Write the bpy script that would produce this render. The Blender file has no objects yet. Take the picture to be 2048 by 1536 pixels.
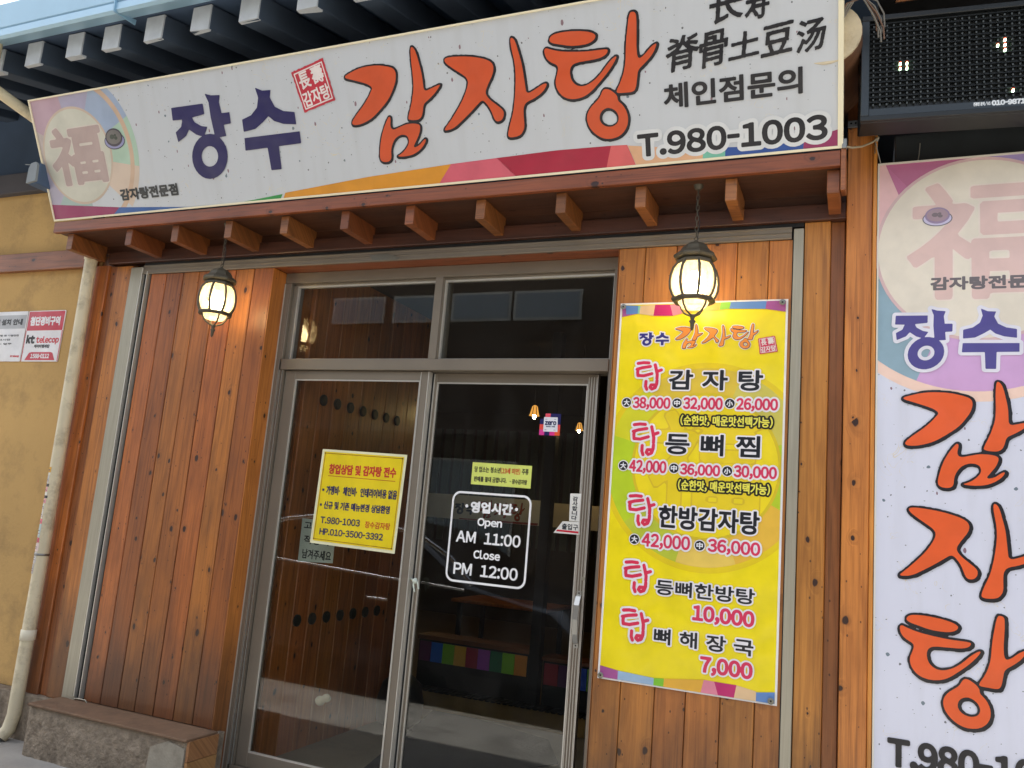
import bpy, math, random
import numpy as np
from mathutils import Vector, Matrix
from mathutils.geometry import tessellate_polygon
random.seed(7); np.random.seed(7)
SC=bpy.context.scene; COL=SC.collection
R_=math.radians
# ---------------------------------------------------------------- camera
cd=bpy.data.cameras.new('camera'); cam=bpy.data.objects.new('camera',cd); COL.objects.link(cam)
cd.sensor_fit='HORIZONTAL'; cd.sensor_width=36.0; cd.lens=36.0*1650/2048; cd.clip_start=.05; cd.clip_end=400
YAW,PITCH,ROLL=R_(23.392),R_(9.421),R_(4.774)
f_=Vector((-math.sin(YAW)*math.cos(PITCH),math.cos(YAW)*math.cos(PITCH),math.sin(PITCH)))
r0=Vector((math.cos(YAW),math.sin(YAW),0)); u0=r0.cross(f_)
rt=r0*math.cos(ROLL)+u0*math.sin(ROLL); up=-r0*math.sin(ROLL)+u0*math.cos(ROLL)
cam.matrix_world=Matrix(((rt.x,up.x,-f_.x,0),(rt.y,up.y,-f_.y,-3.596),(rt.z,up.z,-f_.z,1.52),(0,0,0,1)))
SC.camera=cam
# ---------------------------------------------------------------- sky, sun, exposure
SUN_EL,SUN_AZ=60.0,-98.0     # sun high at the left, just behind the plane of the front: open shade under the eave, sunlit street
w=bpy.data.worlds.new('World'); SC.world=w; w.use_nodes=True
nt=w.node_tree; bg=nt.nodes['Background']; sky=nt.nodes.new('ShaderNodeTexSky'); sky.sky_type='NISHITA'; sky.sun_disc=False
sky.sun_elevation=R_(SUN_EL); sky.sun_rotation=R_(180-SUN_AZ); sky.dust_density=3.5; sky.air_density=1.2; sky.ozone_density=1.0
hs=nt.nodes.new('ShaderNodeHueSaturation'); hs.inputs['Saturation'].default_value=.5; hs.inputs['Value'].default_value=1.0
nt.links.new(sky.outputs[0],hs.inputs['Color']); nt.links.new(hs.outputs[0],bg.inputs[0]); bg.inputs[1].default_value=.14
sl=bpy.data.lights.new('sun','SUN'); sl.energy=4.8; sl.angle=R_(.6); sl.color=(1.0,.96,.90)
so=bpy.data.objects.new('sun',sl); COL.objects.link(so)
sd=Vector((math.sin(R_(SUN_AZ))*math.cos(R_(SUN_EL)),-math.cos(R_(SUN_AZ))*math.cos(R_(SUN_EL)),math.sin(R_(SUN_EL))))
so.rotation_euler=sd.to_track_quat('Z','Y').to_euler(); so.location=sd*30
SC.view_settings.view_transform='Standard'; SC.view_settings.look='None'; SC.view_settings.gamma=1; SC.view_settings.use_curve_mapping=False
SC.view_settings.exposure=1.38
SC.render.engine='CYCLES'
cy=SC.cycles; cy.use_denoising=True; cy.max_bounces=7; cy.diffuse_bounces=4; cy.glossy_bounces=3; cy.transparent_max_bounces=16; cy.transmission_bounces=4
cy.sample_clamp_indirect=6.0; cy.caustics_reflective=False; cy.caustics_refractive=False
# ---------------------------------------------------------------- materials
def lin(c):
    r=[]
    for v in c:
        v/=255.0; r.append(v/12.92 if v<=.04045 else ((v+.055)/1.055)**2.4)
    return tuple(r)+(1.0,)
MATS={}
def base(name):
    m=bpy.data.materials.new(name); m.use_nodes=True; return m,m.node_tree,m.node_tree.nodes['Principled BSDF']
def N(nt,t,**k):
    n=nt.nodes.new(t)
    for a,b in k.items():
        if a.startswith('i_'): n.inputs[int(a[2:])].default_value=b
        else: setattr(n,a,b)
    return n
def L(nt,a,b): nt.links.new(a,b)
def ramp(nt,fac,stops):
    r=nt.nodes.new('ShaderNodeValToRGB'); e=r.color_ramp.elements
    while len(e)<len(stops): e.new(.5)
    for el,(p,c) in zip(e,stops): el.position=p; el.color=c
    L(nt,fac,r.inputs[0]); return r.outputs[0]
def math_(nt,op,a,b=None,c=None,clamp=False):
    n=nt.nodes.new('ShaderNodeMath'); n.operation=op; n.use_clamp=clamp
    for i,v in enumerate((a,b,c)):
        if v is None: continue
        if isinstance(v,(int,float)): n.inputs[i].default_value=v
        else: L(nt,v,n.inputs[i])
    return n.outputs[0]
def mixc(nt,fac,a,b,mode='MIX'):
    n=nt.nodes.new('ShaderNodeMix'); n.data_type='RGBA'; n.blend_type=mode
    for i,v in ((0,fac),(6,a),(7,b)):
        if isinstance(v,(int,float)): n.inputs[i].default_value=v
        elif isinstance(v,tuple): n.inputs[i].default_value=v
        else: L(nt,v,n.inputs[i])
    return n.outputs[2]
def paint(name,rgb,rough=.5,metal=0.0,coat=0.0,spec=.5,vary=0.0,vscale=3.0,bump=0.0,bscale=40.0,dirt=None):
    if name in MATS: return MATS[name]
    m,nt,p=base(name); c=lin(rgb)
    p.inputs['Base Color'].default_value=c; p.inputs['Roughness'].default_value=rough; p.inputs['Metallic'].default_value=metal
    p.inputs['Coat Weight'].default_value=coat; p.inputs['Coat Roughness'].default_value=.08; p.inputs['Specular IOR Level'].default_value=spec
    if vary or bump or dirt:
        tc=N(nt,'ShaderNodeTexCoord'); ng=N(nt,'ShaderNodeTexNoise'); ng.inputs['Scale'].default_value=vscale; ng.inputs['Detail'].default_value=6; L(nt,tc.outputs['Object'],ng.inputs['Vector'])
        col=c
        if vary:
            lo=tuple(x*(1-vary) for x in c[:3])+(1,); hi=tuple(min(1,x*(1+vary)) for x in c[:3])+(1,)
            col=ramp(nt,ng.outputs[0],[(.3,lo),(.7,hi)])
        if dirt:
            n2=N(nt,'ShaderNodeTexNoise'); n2.inputs['Scale'].default_value=dirt[1]; n2.inputs['Detail'].default_value=9; n2.inputs['Roughness'].default_value=.7; L(nt,tc.outputs['Object'],n2.inputs['Vector'])
            f=ramp(nt,n2.outputs[0],[(.5,(0,0,0,1)),(.72,(dirt[2],)*3+(1,))]); col=mixc(nt,f,col,lin(dirt[0]))
        if not isinstance(col,tuple): L(nt,col,p.inputs['Base Color'])
        if bump:
            n3=N(nt,'ShaderNodeTexNoise'); n3.inputs['Scale'].default_value=bscale; n3.inputs['Detail'].default_value=8; L(nt,tc.outputs['Object'],n3.inputs['Vector'])
            b=N(nt,'ShaderNodeBump'); b.inputs['Strength'].default_value=bump; b.inputs['Distance'].default_value=.01; L(nt,n3.outputs[0],b.inputs['Height']); L(nt,b.outputs[0],p.inputs['Normal'])
    MATS[name]=m; return m
def wood(name,light,dark,horiz=False,rough=.42,knots=.55,knotc=(48,22,12),stain=.25,coat=.15,weather=0):
    if name in MATS: return MATS[name]
    m,nt,p=base(name)
    tc=N(nt,'ShaderNodeTexCoord'); sp=N(nt,'ShaderNodeSeparateXYZ'); L(nt,tc.outputs['Object'],sp.inputs[0])
    oi=N(nt,'ShaderNodeObjectInfo'); rnd=oi.outputs['Random']
    if horiz: across=math_(nt,'ADD',sp.outputs[2],sp.outputs[1]); along=sp.outputs[0]
    else: across=math_(nt,'ADD',sp.outputs[0],sp.outputs[1]); along=sp.outputs[2]
    across=math_(nt,'ADD',across,math_(nt,'MULTIPLY',rnd,17.3)); along=math_(nt,'ADD',along,math_(nt,'MULTIPLY',rnd,41.7))
    # knots
    cb=N(nt,'ShaderNodeCombineXYZ'); L(nt,math_(nt,'MULTIPLY',across,8.0),cb.inputs[0]); L(nt,math_(nt,'MULTIPLY',along,5.2),cb.inputs[1])
    kn_=N(nt,'ShaderNodeTexNoise'); kn_.inputs['Scale'].default_value=4.0; kn_.inputs['Detail'].default_value=3; L(nt,cb.outputs[0],kn_.inputs['Vector'])
    kv=N(nt,'ShaderNodeVectorMath',operation='MULTIPLY_ADD'); L(nt,kn_.outputs['Color'],kv.inputs[0]); kv.inputs[1].default_value=(.10,.10,0); L(nt,cb.outputs[0],kv.inputs[2])
    vo=N(nt,'ShaderNodeTexVoronoi',voronoi_dimensions='2D'); vo.inputs['Scale'].default_value=1; L(nt,kv.outputs[0],vo.inputs['Vector'])
    sc=N(nt,'ShaderNodeSeparateColor'); L(nt,vo.outputs['Color'],sc.inputs[0])
    sel=math_(nt,'GREATER_THAN',sc.outputs[0],1-knots); size=math_(nt,'MULTIPLY_ADD',math_(nt,'POWER',sc.outputs[1],1.7),.085,.028)
    dist=vo.outputs['Distance']
    core=math_(nt,'MULTIPLY',sel,math_(nt,'SUBTRACT',1.0,math_(nt,'DIVIDE',dist,size),clamp=True))
    core=math_(nt,'MULTIPLY',core,3.5,clamp=True)
    halo=math_(nt,'MULTIPLY',sel,math_(nt,'SUBTRACT',1.0,math_(nt,'DIVIDE',dist,math_(nt,'MULTIPLY',size,3.2)),clamp=True))
    # grain, bending round the knots
    bend=math_(nt,'MULTIPLY',halo,.08)
    cb2=N(nt,'ShaderNodeCombineXYZ'); L(nt,math_(nt,'ADD',math_(nt,'MULTIPLY',across,9.0),math_(nt,'MULTIPLY',bend,9.0)),cb2.inputs[0]); L(nt,math_(nt,'MULTIPLY',along,.55),cb2.inputs[1])
    n1=N(nt,'ShaderNodeTexNoise'); n1.inputs['Scale'].default_value=1.3; n1.inputs['Detail'].default_value=2; n1.inputs['Distortion'].default_value=.6; L(nt,cb2.outputs[0],n1.inputs['Vector'])
    rings=math_(nt,'SINE',math_(nt,'MULTIPLY',n1.outputs[0],34.0)); rings=math_(nt,'MULTIPLY_ADD',rings,.5,.5)
    cb3=N(nt,'ShaderNodeCombineXYZ'); L(nt,math_(nt,'MULTIPLY',across,260.0),cb3.inputs[0]); L(nt,math_(nt,'MULTIPLY',along,7.0),cb3.inputs[1])
    n2=N(nt,'ShaderNodeTexNoise'); n2.inputs['Scale'].default_value=1; n2.inputs['Detail'].default_value=4; L(nt,cb3.outputs[0],n2.inputs['Vector'])
    g=math_(nt,'MULTIPLY_ADD',rings,.26,math_(nt,'MULTIPLY_ADD',n2.outputs[0],.60,.07))
    mid=tuple((a*.6+b*.4) for a,b in zip(lin(light)[:3],lin(dark)[:3]))+(1,)
    c=ramp(nt,g,[(.12,lin(dark)),(.42,mid),(.78,lin(light))])
    # blotches of old stain
    cb4=N(nt,'ShaderNodeCombineXYZ'); L(nt,math_(nt,'MULTIPLY',across,4.0),cb4.inputs[0]); L(nt,math_(nt,'MULTIPLY',along,1.3),cb4.inputs[1])
    n3=N(nt,'ShaderNodeTexNoise'); n3.inputs['Scale'].default_value=1.6; n3.inputs['Detail'].default_value=7; n3.inputs['Roughness'].default_value=.62; L(nt,cb4.outputs[0],n3.inputs['Vector'])
    f=ramp(nt,n3.outputs[0],[(.42,(0,0,0,1)),(.72,(1,1,1,1))])
    c=mixc(nt,math_(nt,'MULTIPLY',f,stain),c,tuple(x*.45 for x in lin(dark)[:3])+(1,))
    cb5=N(nt,'ShaderNodeCombineXYZ'); L(nt,math_(nt,'MULTIPLY',across,75.0),cb5.inputs[0]); L(nt,math_(nt,'MULTIPLY',along,1.7),cb5.inputs[1])
    n5=N(nt,'ShaderNodeTexNoise'); n5.inputs['Scale'].default_value=1; n5.inputs['Detail'].default_value=3; n5.inputs['Distortion'].default_value=.3; L(nt,cb5.outputs[0],n5.inputs['Vector'])
    f5=ramp(nt,n5.outputs[0],[(.52,(0,0,0,1)),(.72,(1,1,1,1))]); c=mixc(nt,math_(nt,'MULTIPLY',f5,.55),c,tuple(x*.55 for x in lin(dark)[:3])+(1,))
    hsv=N(nt,'ShaderNodeHueSaturation'); L(nt,c,hsv.inputs['Color']); L(nt,math_(nt,'MULTIPLY_ADD',rnd,.50,.74),hsv.inputs['Value']); L(nt,math_(nt,'MULTIPLY_ADD',math_(nt,'FRACT',math_(nt,'MULTIPLY',rnd,7.7)),.014,.493),hsv.inputs['Hue'])
    c=hsv.outputs[0]
    c=mixc(nt,math_(nt,'MULTIPLY',math_(nt,'MULTIPLY',halo,halo),.55),c,tuple(x*.45 for x in lin(dark)[:3])+(1,)); c=mixc(nt,core,c,lin(knotc))
    if weather:
        ge=N(nt,'ShaderNodeNewGeometry'); s3=N(nt,'ShaderNodeSeparateXYZ'); L(nt,ge.outputs['Position'],s3.inputs[0])
        wz=math_(nt,'SUBTRACT',1.0,math_(nt,'DIVIDE',math_(nt,'SUBTRACT',s3.outputs[2],math_(nt,'MULTIPLY',n3.outputs[0],.9)),.55),clamp=True)
        c=mixc(nt,math_(nt,'MULTIPLY',wz,weather),c,lin((70,54,42)))
    v2=N(nt,'ShaderNodeTexVoronoi',voronoi_dimensions='2D'); v2.inputs['Scale'].default_value=2.7; L(nt,cb.outputs[0],v2.inputs['Vector'])
    s6=N(nt,'ShaderNodeSeparateColor'); L(nt,v2.outputs['Color'],s6.inputs[0])
    pin=math_(nt,'MULTIPLY',math_(nt,'GREATER_THAN',s6.outputs[0],.80),math_(nt,'LESS_THAN',v2.outputs['Distance'],math_(nt,'MULTIPLY_ADD',s6.outputs[1],.05,.03)))
    c=mixc(nt,math_(nt,'MULTIPLY',pin,.75),c,lin(knotc))
    L(nt,c,p.inputs['Base Color']); L(nt,math_(nt,'MULTIPLY_ADD',n3.outputs[0],.3,rough-.12),p.inputs['Roughness']); p.inputs['Coat Weight'].default_value=coat; p.inputs['Coat Roughness'].default_value=.25
    b=N(nt,'ShaderNodeBump'); b.inputs['Strength'].default_value=.35; b.inputs['Distance'].default_value=.002; L(nt,math_(nt,'SUBTRACT',g,math_(nt,'MULTIPLY',core,.8)),b.inputs['Height']); L(nt,b.outputs[0],p.inputs['Normal'])
    MATS[name]=m; return m
def metal(name,rgb,rough=.35,brushed=True,horiz=False,metallic=1.0):
    if name in MATS: return MATS[name]
    m,nt,p=base(name); c=lin(rgb); p.inputs['Metallic'].default_value=metallic
    tc=N(nt,'ShaderNodeTexCoord'); mp=N(nt,'ShaderNodeMapping'); mp.inputs['Scale'].default_value=(3,90,90) if horiz else (90,90,3); L(nt,tc.outputs['Object'],mp.inputs[0])
    n=N(nt,'ShaderNodeTexNoise'); n.inputs['Scale'].default_value=1.5; n.inputs['Detail'].default_value=5; L(nt,mp.outputs[0],n.inputs['Vector'])
    n2=N(nt,'ShaderNodeTexNoise'); n2.inputs['Scale'].default_value=5; n2.inputs['Detail'].default_value=8; L(nt,tc.outputs['Object'],n2.inputs['Vector'])
    L(nt,ramp(nt,n.outputs[0],[(.3,tuple(x*.82 for x in c[:3])+(1,)),(.7,c)]),p.inputs['Base Color'])
    L(nt,math_(nt,'MULTIPLY_ADD',n2.outputs[0],.3,rough-.15),p.inputs['Roughness'])
    MATS[name]=m; return m
def glass(name,tint=(.86,.88,.87),f0=.045):
    if name in MATS: return MATS[name]
    m=bpy.data.materials.new(name); m.use_nodes=True; nt=m.node_tree; nt.nodes.clear()
    ge=N(nt,'ShaderNodeNewGeometry'); dp=N(nt,'ShaderNodeVectorMath',operation='DOT_PRODUCT'); L(nt,ge.outputs['Incoming'],dp.inputs[0]); L(nt,ge.outputs['Normal'],dp.inputs[1])
    cs=math_(nt,'ABSOLUTE',dp.outputs['Value']); fr=math_(nt,'MULTIPLY_ADD',math_(nt,'POWER',math_(nt,'SUBTRACT',1.0,cs),5.0),1-f0,f0,clamp=True)
    t=N(nt,'ShaderNodeBsdfTransparent'); t.inputs[0].default_value=(*tint,1); g=N(nt,'ShaderNodeBsdfGlossy'); g.inputs['Roughness'].default_value=.015
    mx=N(nt,'ShaderNodeMixShader'); L(nt,fr,mx.inputs[0]); L(nt,t.outputs[0],mx.inputs[1]); L(nt,g.outputs[0],mx.inputs[2])
    ps=N(nt,'ShaderNodeMapping'); ps.inputs['Scale'].default_value=(1.5,1.5,.8); L(nt,ge.outputs['Position'],ps.inputs[0]); nz=N(nt,'ShaderNodeTexNoise'); nz.inputs['Scale'].default_value=3; nz.inputs['Detail'].default_value=8; nz.inputs['Distortion'].default_value=1.2; L(nt,ps.outputs[0],nz.inputs['Vector'])
    df=N(nt,'ShaderNodeBsdfDiffuse'); df.inputs[0].default_value=(.6,.58,.54,1); m2=N(nt,'ShaderNodeMixShader'); L(nt,ramp(nt,nz.outputs[0],[(.40,(.001,.001,.001,1)),(.78,(.010,.010,.010,1))]),m2.inputs[0]); L(nt,mx.outputs[0],m2.inputs[1]); L(nt,df.outputs[0],m2.inputs[2])
    o=N(nt,'ShaderNodeOutputMaterial'); L(nt,m2.outputs[0],o.inputs[0]); MATS[name]=m; return m
def emit(name,rgb,s):
    if name in MATS: return MATS[name]
    m=bpy.data.materials.new(name); m.use_nodes=True; nt=m.node_tree; nt.nodes.clear()
    e=N(nt,'ShaderNodeEmission'); e.inputs[0].default_value=lin(rgb); e.inputs[1].default_value=s; o=N(nt,'ShaderNodeOutputMaterial'); L(nt,e.outputs[0],o.inputs[0]); MATS[name]=m; return m
def pr(rgb,gloss=.35):
    k='print_%d_%d_%d_%d'%(*rgb,int(gloss*100))
    if k in MATS: return MATS[k]
    m=paint(k,rgb,rough=gloss); nt=m.node_tree; p=nt.nodes['Principled BSDF']
    ge=N(nt,'ShaderNodeNewGeometry'); n=N(nt,'ShaderNodeTexNoise'); n.inputs['Scale'].default_value=4.5; n.inputs['Detail'].default_value=2; L(nt,ge.outputs['Position'],n.inputs['Vector'])
    b=N(nt,'ShaderNodeBump'); b.inputs['Strength'].default_value=.5; b.inputs['Distance'].default_value=.03; L(nt,n.outputs[0],b.inputs['Height']); L(nt,b.outputs[0],p.inputs['Normal'])
    n2=N(nt,'ShaderNodeTexNoise'); n2.inputs['Scale'].default_value=9; n2.inputs['Detail'].default_value=7; L(nt,ge.outputs['Position'],n2.inputs['Vector'])
    c=lin(rgb); L(nt,ramp(nt,n2.outputs[0],[(.35,tuple(x*.90 for x in c[:3])+(1,)),(.6,c)]),p.inputs['Base Color']); return m
# ---------------------------------------------------------------- mesh builder
class MB:
    def __init__(s): s.v=[]; s.f=[]; s.sm=[]
    def add(s,vs,fs,smooth=False):
        o=len(s.v); s.v+=[tuple(map(float,x)) for x in vs]; s.f+=[tuple(o+i for i in f) for f in fs]; s.sm+=[smooth]*len(fs); return s
    def box(s,x0,x1,y0,y1,z0,z1):
        s.add([(x0,y0,z0),(x1,y0,z0),(x1,y1,z0),(x0,y1,z0),(x0,y0,z1),(x1,y0,z1),(x1,y1,z1),(x0,y1,z1)],[(0,3,2,1),(4,5,6,7),(0,1,5,4),(1,2,6,5),(2,3,7,6),(3,0,4,7)]); return s
    def prism(s,prof,ax,a,b):
        # profile in the two other axes, extruded along axis ax
        def mk(p,t): return {'x':(t,p[0],p[1]),'y':(p[0],t,p[1]),'z':(p[0],p[1],t)}[ax]
        n=len(prof); s.add([mk(p,a) for p in prof]+[mk(p,b) for p in prof],[tuple(range(n))[::-1],tuple(range(n,2*n))]+[(i,(i+1)%n,n+(i+1)%n,n+i) for i in range(n)]); return s
    def tube(s,pts,r,n=10,caps=True,smooth=True):
        pts=[Vector(p) for p in pts]; rs=r if isinstance(r,(list,tuple)) else [r]*len(pts); rings=[]; prev=None
        for i,p in enumerate(pts):
            d=(pts[min(i+1,len(pts)-1)]-pts[max(i-1,0)]).normalized()
            if prev is None: a=d.orthogonal().normalized()
            else: a=(prev-d*prev.dot(d)).normalized()
            prev=a; b=d.cross(a); rings.append([p+(a*math.cos(k*2*math.pi/n)+b*math.sin(k*2*math.pi/n))*rs[i] for k in range(n)])
        vs=[v for rg in rings for v in rg]; fs=[]
        for i in range(len(rings)-1):
            for k in range(n): fs.append((i*n+k,i*n+(k+1)%n,(i+1)*n+(k+1)%n,(i+1)*n+k))
        s.add(vs,fs,smooth)
        if caps: s.add(rings[0],[tuple(range(n))[::-1]]); s.add(rings[-1],[tuple(range(n))])
        return s
    def lathe(s,prof,c,n=16,smooth=True,cap=True):
        cx,cy,cz=c; vs=[]; fs=[]
        for r,z in prof:
            for k in range(n): a=2*math.pi*(k+.5)/n; vs.append((cx+r*math.cos(a),cy+r*math.sin(a),cz+z))
        for i in range(len(prof)-1):
            for k in range(n): fs.append((i*n+k,i*n+(k+1)%n,(i+1)*n+(k+1)%n,(i+1)*n+k))
        s.add(vs,fs,smooth)
        if cap:
            s.add(vs[:n],[tuple(range(n))[::-1]]); s.add(vs[-n:],[tuple(range(n))])
        return s
ORG={}
def finish(o,label=None,cat=None,group=None,kind=None):
    if label: o['label']=label
    if cat: o['category']=cat
    if group: o['group']=group
    if kind: o['kind']=kind
    return o
def worg(o):
    return ORG.get(o.name,Vector((0,0,0)))
def obj(name,mb,mat,parent=None,local=False,bevel=0,**tags):
    me=bpy.data.meshes.new(name); vs=mb.v
    if parent is None:
        a=np.array(vs); org=Vector(((a[:,0].min()+a[:,0].max())/2,(a[:,1].min()+a[:,1].max())/2,a[:,2].min()))
    else: org=Vector((0,0,0)) if local else worg(parent)
    me.from_pydata([(x-org.x,y-org.y,z-org.z) for x,y,z in vs],[],mb.f); me.materials.append(mat)
    me.polygons.foreach_set('use_smooth',mb.sm); me.update()
    if bevel:
        import bmesh
        bm=bmesh.new(); bm.from_mesh(me); bmesh.ops.remove_doubles(bm,verts=bm.verts,dist=1e-5); bmesh.ops.recalc_face_normals(bm,faces=bm.faces)
        bmesh.ops.bevel(bm,geom=list(bm.edges),offset=bevel,segments=1,affect='EDGES'); bm.to_mesh(me); bm.free()
    o=bpy.data.objects.new(name,me); COL.objects.link(o)
    if parent is None: o.location=org; ORG[o.name]=org
    else: o.parent=parent; ORG[o.name]=org
    return finish(o,**tags)
def thing(name,loc,label,cat,group=None,rot=None):
    o=bpy.data.objects.new(name,None); o.empty_display_size=.1; COL.objects.link(o); o.location=loc
    if rot: o.rotation_euler=rot
    ORG[o.name]=Vector(loc); return finish(o,label,cat,group)
def copy_tree(o,parent=None):
    c=o.copy(); COL.objects.link(c)
    if parent is not None: c.parent=parent
    for ch in [x for x in bpy.data.objects if x.parent==o]: copy_tree(ch,c)
    return c
# ---------------------------------------------------------------- lettering: outlines, even stroke growth, filled contours
def char_edges(ch,_c={}):
    if ch in _c: return _c[ch]
    cu=bpy.data.curves.new('t','FONT'); cu.body=ch; cu.size=1.0; cu.resolution_u=5
    ob=bpy.data.objects.new('t',cu); me=bpy.data.meshes.new_from_object(ob)
    v=np.array([tuple(x.co)[:2] for x in me.vertices]); cnt={}
    key=lambda i:(round(float(v[i][0]),4),round(float(v[i][1]),4))
    for p in me.polygons:
        vs=[key(i) for i in p.vertices]
        for a,b in zip(vs,vs[1:]+vs[:1]):
            if a==b: continue
            k=(a,b) if a<b else (b,a); cnt[k]=cnt.get(k,0)+1
    e=np.array([(*k[0],*k[1]) for k,c in cnt.items() if c%2==1])
    bpy.data.objects.remove(ob); bpy.data.curves.remove(cu); bpy.data.meshes.remove(me)
    _c[ch]=e; return e
def glyph_edges(text,_c={}):
    # Latin letters and figures are taken from the full-width set, then spaced by their own widths
    if text in _c: return _c[text]
    pen=0.0; out=[]
    for ch in text:
        o=ord(ch)
        if ch==' ': pen+=.30; continue
        if 33<=o<=126:
            e=char_edges(chr(o+0xFEE0)).copy()
            if ch=='-':
                c0=(e[:,[0,2]].min()+e[:,[0,2]].max())/2; e[:,[0,2]]=c0+(e[:,[0,2]]-c0)*.42
            mn=min(e[:,0].min(),e[:,2].min()); mx=max(e[:,0].max(),e[:,2].max())
            e[:,[0,2]]+=pen-mn+.045; w_=mx-mn+.09
            if ch in '()-': w_+=.02
            if ch.isdigit():
                d=max(0,.53-w_)/2; e[:,[0,2]]+=d; w_=max(w_,.53)
            pen+=w_
        else:
            e=char_edges(ch).copy(); e[:,[0,2]]+=pen; pen+=.92
        out.append(e)
    e=np.vstack(out); _c[text]=e; return e
def fit(e,bx):
    x0,z0,x1,z1=bx; e=e.copy(); mnx=min(e[:,0].min(),e[:,2].min()); mxx=max(e[:,0].max(),e[:,2].max()); mnz=min(e[:,1].min(),e[:,3].min()); mxz=max(e[:,1].max(),e[:,3].max())
    for i in (0,2): e[:,i]=x0+(e[:,i]-mnx)/(mxx-mnx)*(x1-x0)
    for i in (1,3): e[:,i]=z0+(e[:,i]-mnz)/(mxz-mnz)*(z1-z0)
    return e
def loop_edges(l):
    a=np.array(l,float); b=np.roll(a,-1,0); return np.hstack([a,b])
def smooth(l,it=2):
    a=np.array(l,float)
    for _ in range(it):
        b=np.roll(a,-1,0); n=np.empty((2*len(a),2)); n[0::2]=a*.75+b*.25; n[1::2]=a*.25+b*.75; a=n
    return a
class Field:
    """signed distance on a grid in metres; negative inside"""
    def __init__(s,bx,h,pad):
        s.h=h; s.x0=bx[0]-pad; s.z0=bx[1]-pad; s.nx=int((bx[2]-bx[0]+2*pad)/h)+3; s.nz=int((bx[3]-bx[1]+2*pad)/h)+3
        s.d=np.full((s.nz,s.nx),1e3); s.ins=np.zeros((s.nz,s.nx),bool); s.pad=pad+2*h
        s.X=s.x0+np.arange(s.nx)*h; s.Z=s.z0+np.arange(s.nz)*h
    def seg(s,x1,z1,x2,z2,r=0.0,toggle=True):
        P=s.pad+r; i0=max(0,int((min(x1,x2)-P-s.x0)/s.h)); i1=min(s.nx,int((max(x1,x2)+P-s.x0)/s.h)+2); j0=max(0,int((min(z1,z2)-P-s.z0)/s.h)); j1=min(s.nz,int((max(z1,z2)+P-s.z0)/s.h)+2)
        if i0<i1 and j0<j1:
            X=s.X[None,i0:i1]; Z=s.Z[j0:j1,None]; dx,dz=x2-x1,z2-z1; L2=dx*dx+dz*dz+1e-18
            t=np.clip(((X-x1)*dx+(Z-z1)*dz)/L2,0,1); d=np.sqrt((X-x1-t*dx)**2+(Z-z1-t*dz)**2)-r
            w=s.d[j0:j1,i0:i1]; np.minimum(w,d,out=w)
        if toggle and z1!=z2:
            a=(s.Z>=min(z1,z2))&(s.Z<max(z1,z2)); js=np.nonzero(a)[0]
            if len(js):
                xc=x1+(s.Z[js]-z1)*(x2-x1)/(z2-z1); s.ins[js]^=(s.X[None,:]>=xc[:,None])
    def edges(s,e):
        for r in e: s.seg(*r)
        return s
    def val(s): return np.where(s.ins,-np.abs(s.d),s.d)
    def loops(s,level=0.0,noise=0.0,shift=(0,0),val=None):
        D=(s.val() if val is None else val)-level
        if noise:
            rs=np.random.RandomState(3); g=rs.rand(s.nz//3+3,s.nx//3+3)-.5
            D=D+noise*2*np.kron(g,np.ones((3,3)))[:s.nz,:s.nx]
        D[0,:]=D[-1,:]=D[:,0]=D[:,-1]=1.0; D[D==0]=1e-9
        c=(D[:-1,:-1]<0)*1+(D[:-1,1:]<0)*2+(D[1:,1:]<0)*4+(D[1:,:-1]<0)*8
        js,is_=np.nonzero((c>0)&(c<15)); nxt={}; pt={}
        T={1:[(3,0)],2:[(0,1)],3:[(3,1)],4:[(1,2)],5:[(3,0),(1,2)],6:[(0,2)],7:[(3,2)],8:[(2,3)],9:[(2,0)],10:[(0,1),(2,3)],11:[(2,1)],12:[(1,3)],13:[(1,0)],14:[(0,3)]}
        def ep(i,j,k):
            if k==0: return ('h',i,j)
            if k==2: return ('h',i,j+1)
            if k==3: return ('v',i,j)
            return ('v',i+1,j)
        for j,i in zip(js.tolist(),is_.tolist()):
            for a,b in T[int(c[j,i])]: nxt.setdefault(ep(i,j,a),[]).append(ep(i,j,b))
        def P(k):
            t,i,j=k
            if t=='h': a,b=D[j,i],D[j,i+1]; return (s.X[i]+s.h*a/(a-b)+shift[0],s.Z[j]+shift[1])
            a,b=D[j,i],D[j+1,i]; return (s.X[i]+shift[0],s.Z[j]+s.h*a/(a-b)+shift[1])
        out=[]
        while nxt:
            k0=next(iter(nxt)); k=k0; lp=[]
            while k in nxt:
                lp.append(P(k)); l=nxt[k]; q=l.pop()
                if not l: del nxt[k]
                k=q
            lp=simp(lp,s.h*.10)
            if len(lp)>=3: out.append(lp)
        return out
def simp(lp,tol):
    a=np.array(lp); n=len(a)
    if n<6: return lp
    keep=[0]; st=[]
    def rdp(i,j):
        stack=[(i,j)]; ks=set()
        while stack:
            i,j=stack.pop()
            if j-i<2: continue
            p=a[i]; q=a[j]; d=q-p; l=math.hypot(*d)+1e-12; m=a[i+1:j]-p; dist=np.abs(m[:,0]*d[1]-m[:,1]*d[0])/l if l>1e-9 else np.hypot(m[:,0],m[:,1])
            k=int(dist.argmax())
            if dist[k]>tol: k+=i+1; ks.add(k); stack+= [(i,k),(k,j)]
        return ks
    h=n//2; ks=rdp(0,h)|rdp(h,n-1)|{0,h,n-1}
    return [tuple(a[k]) for k in sorted(ks)]
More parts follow.
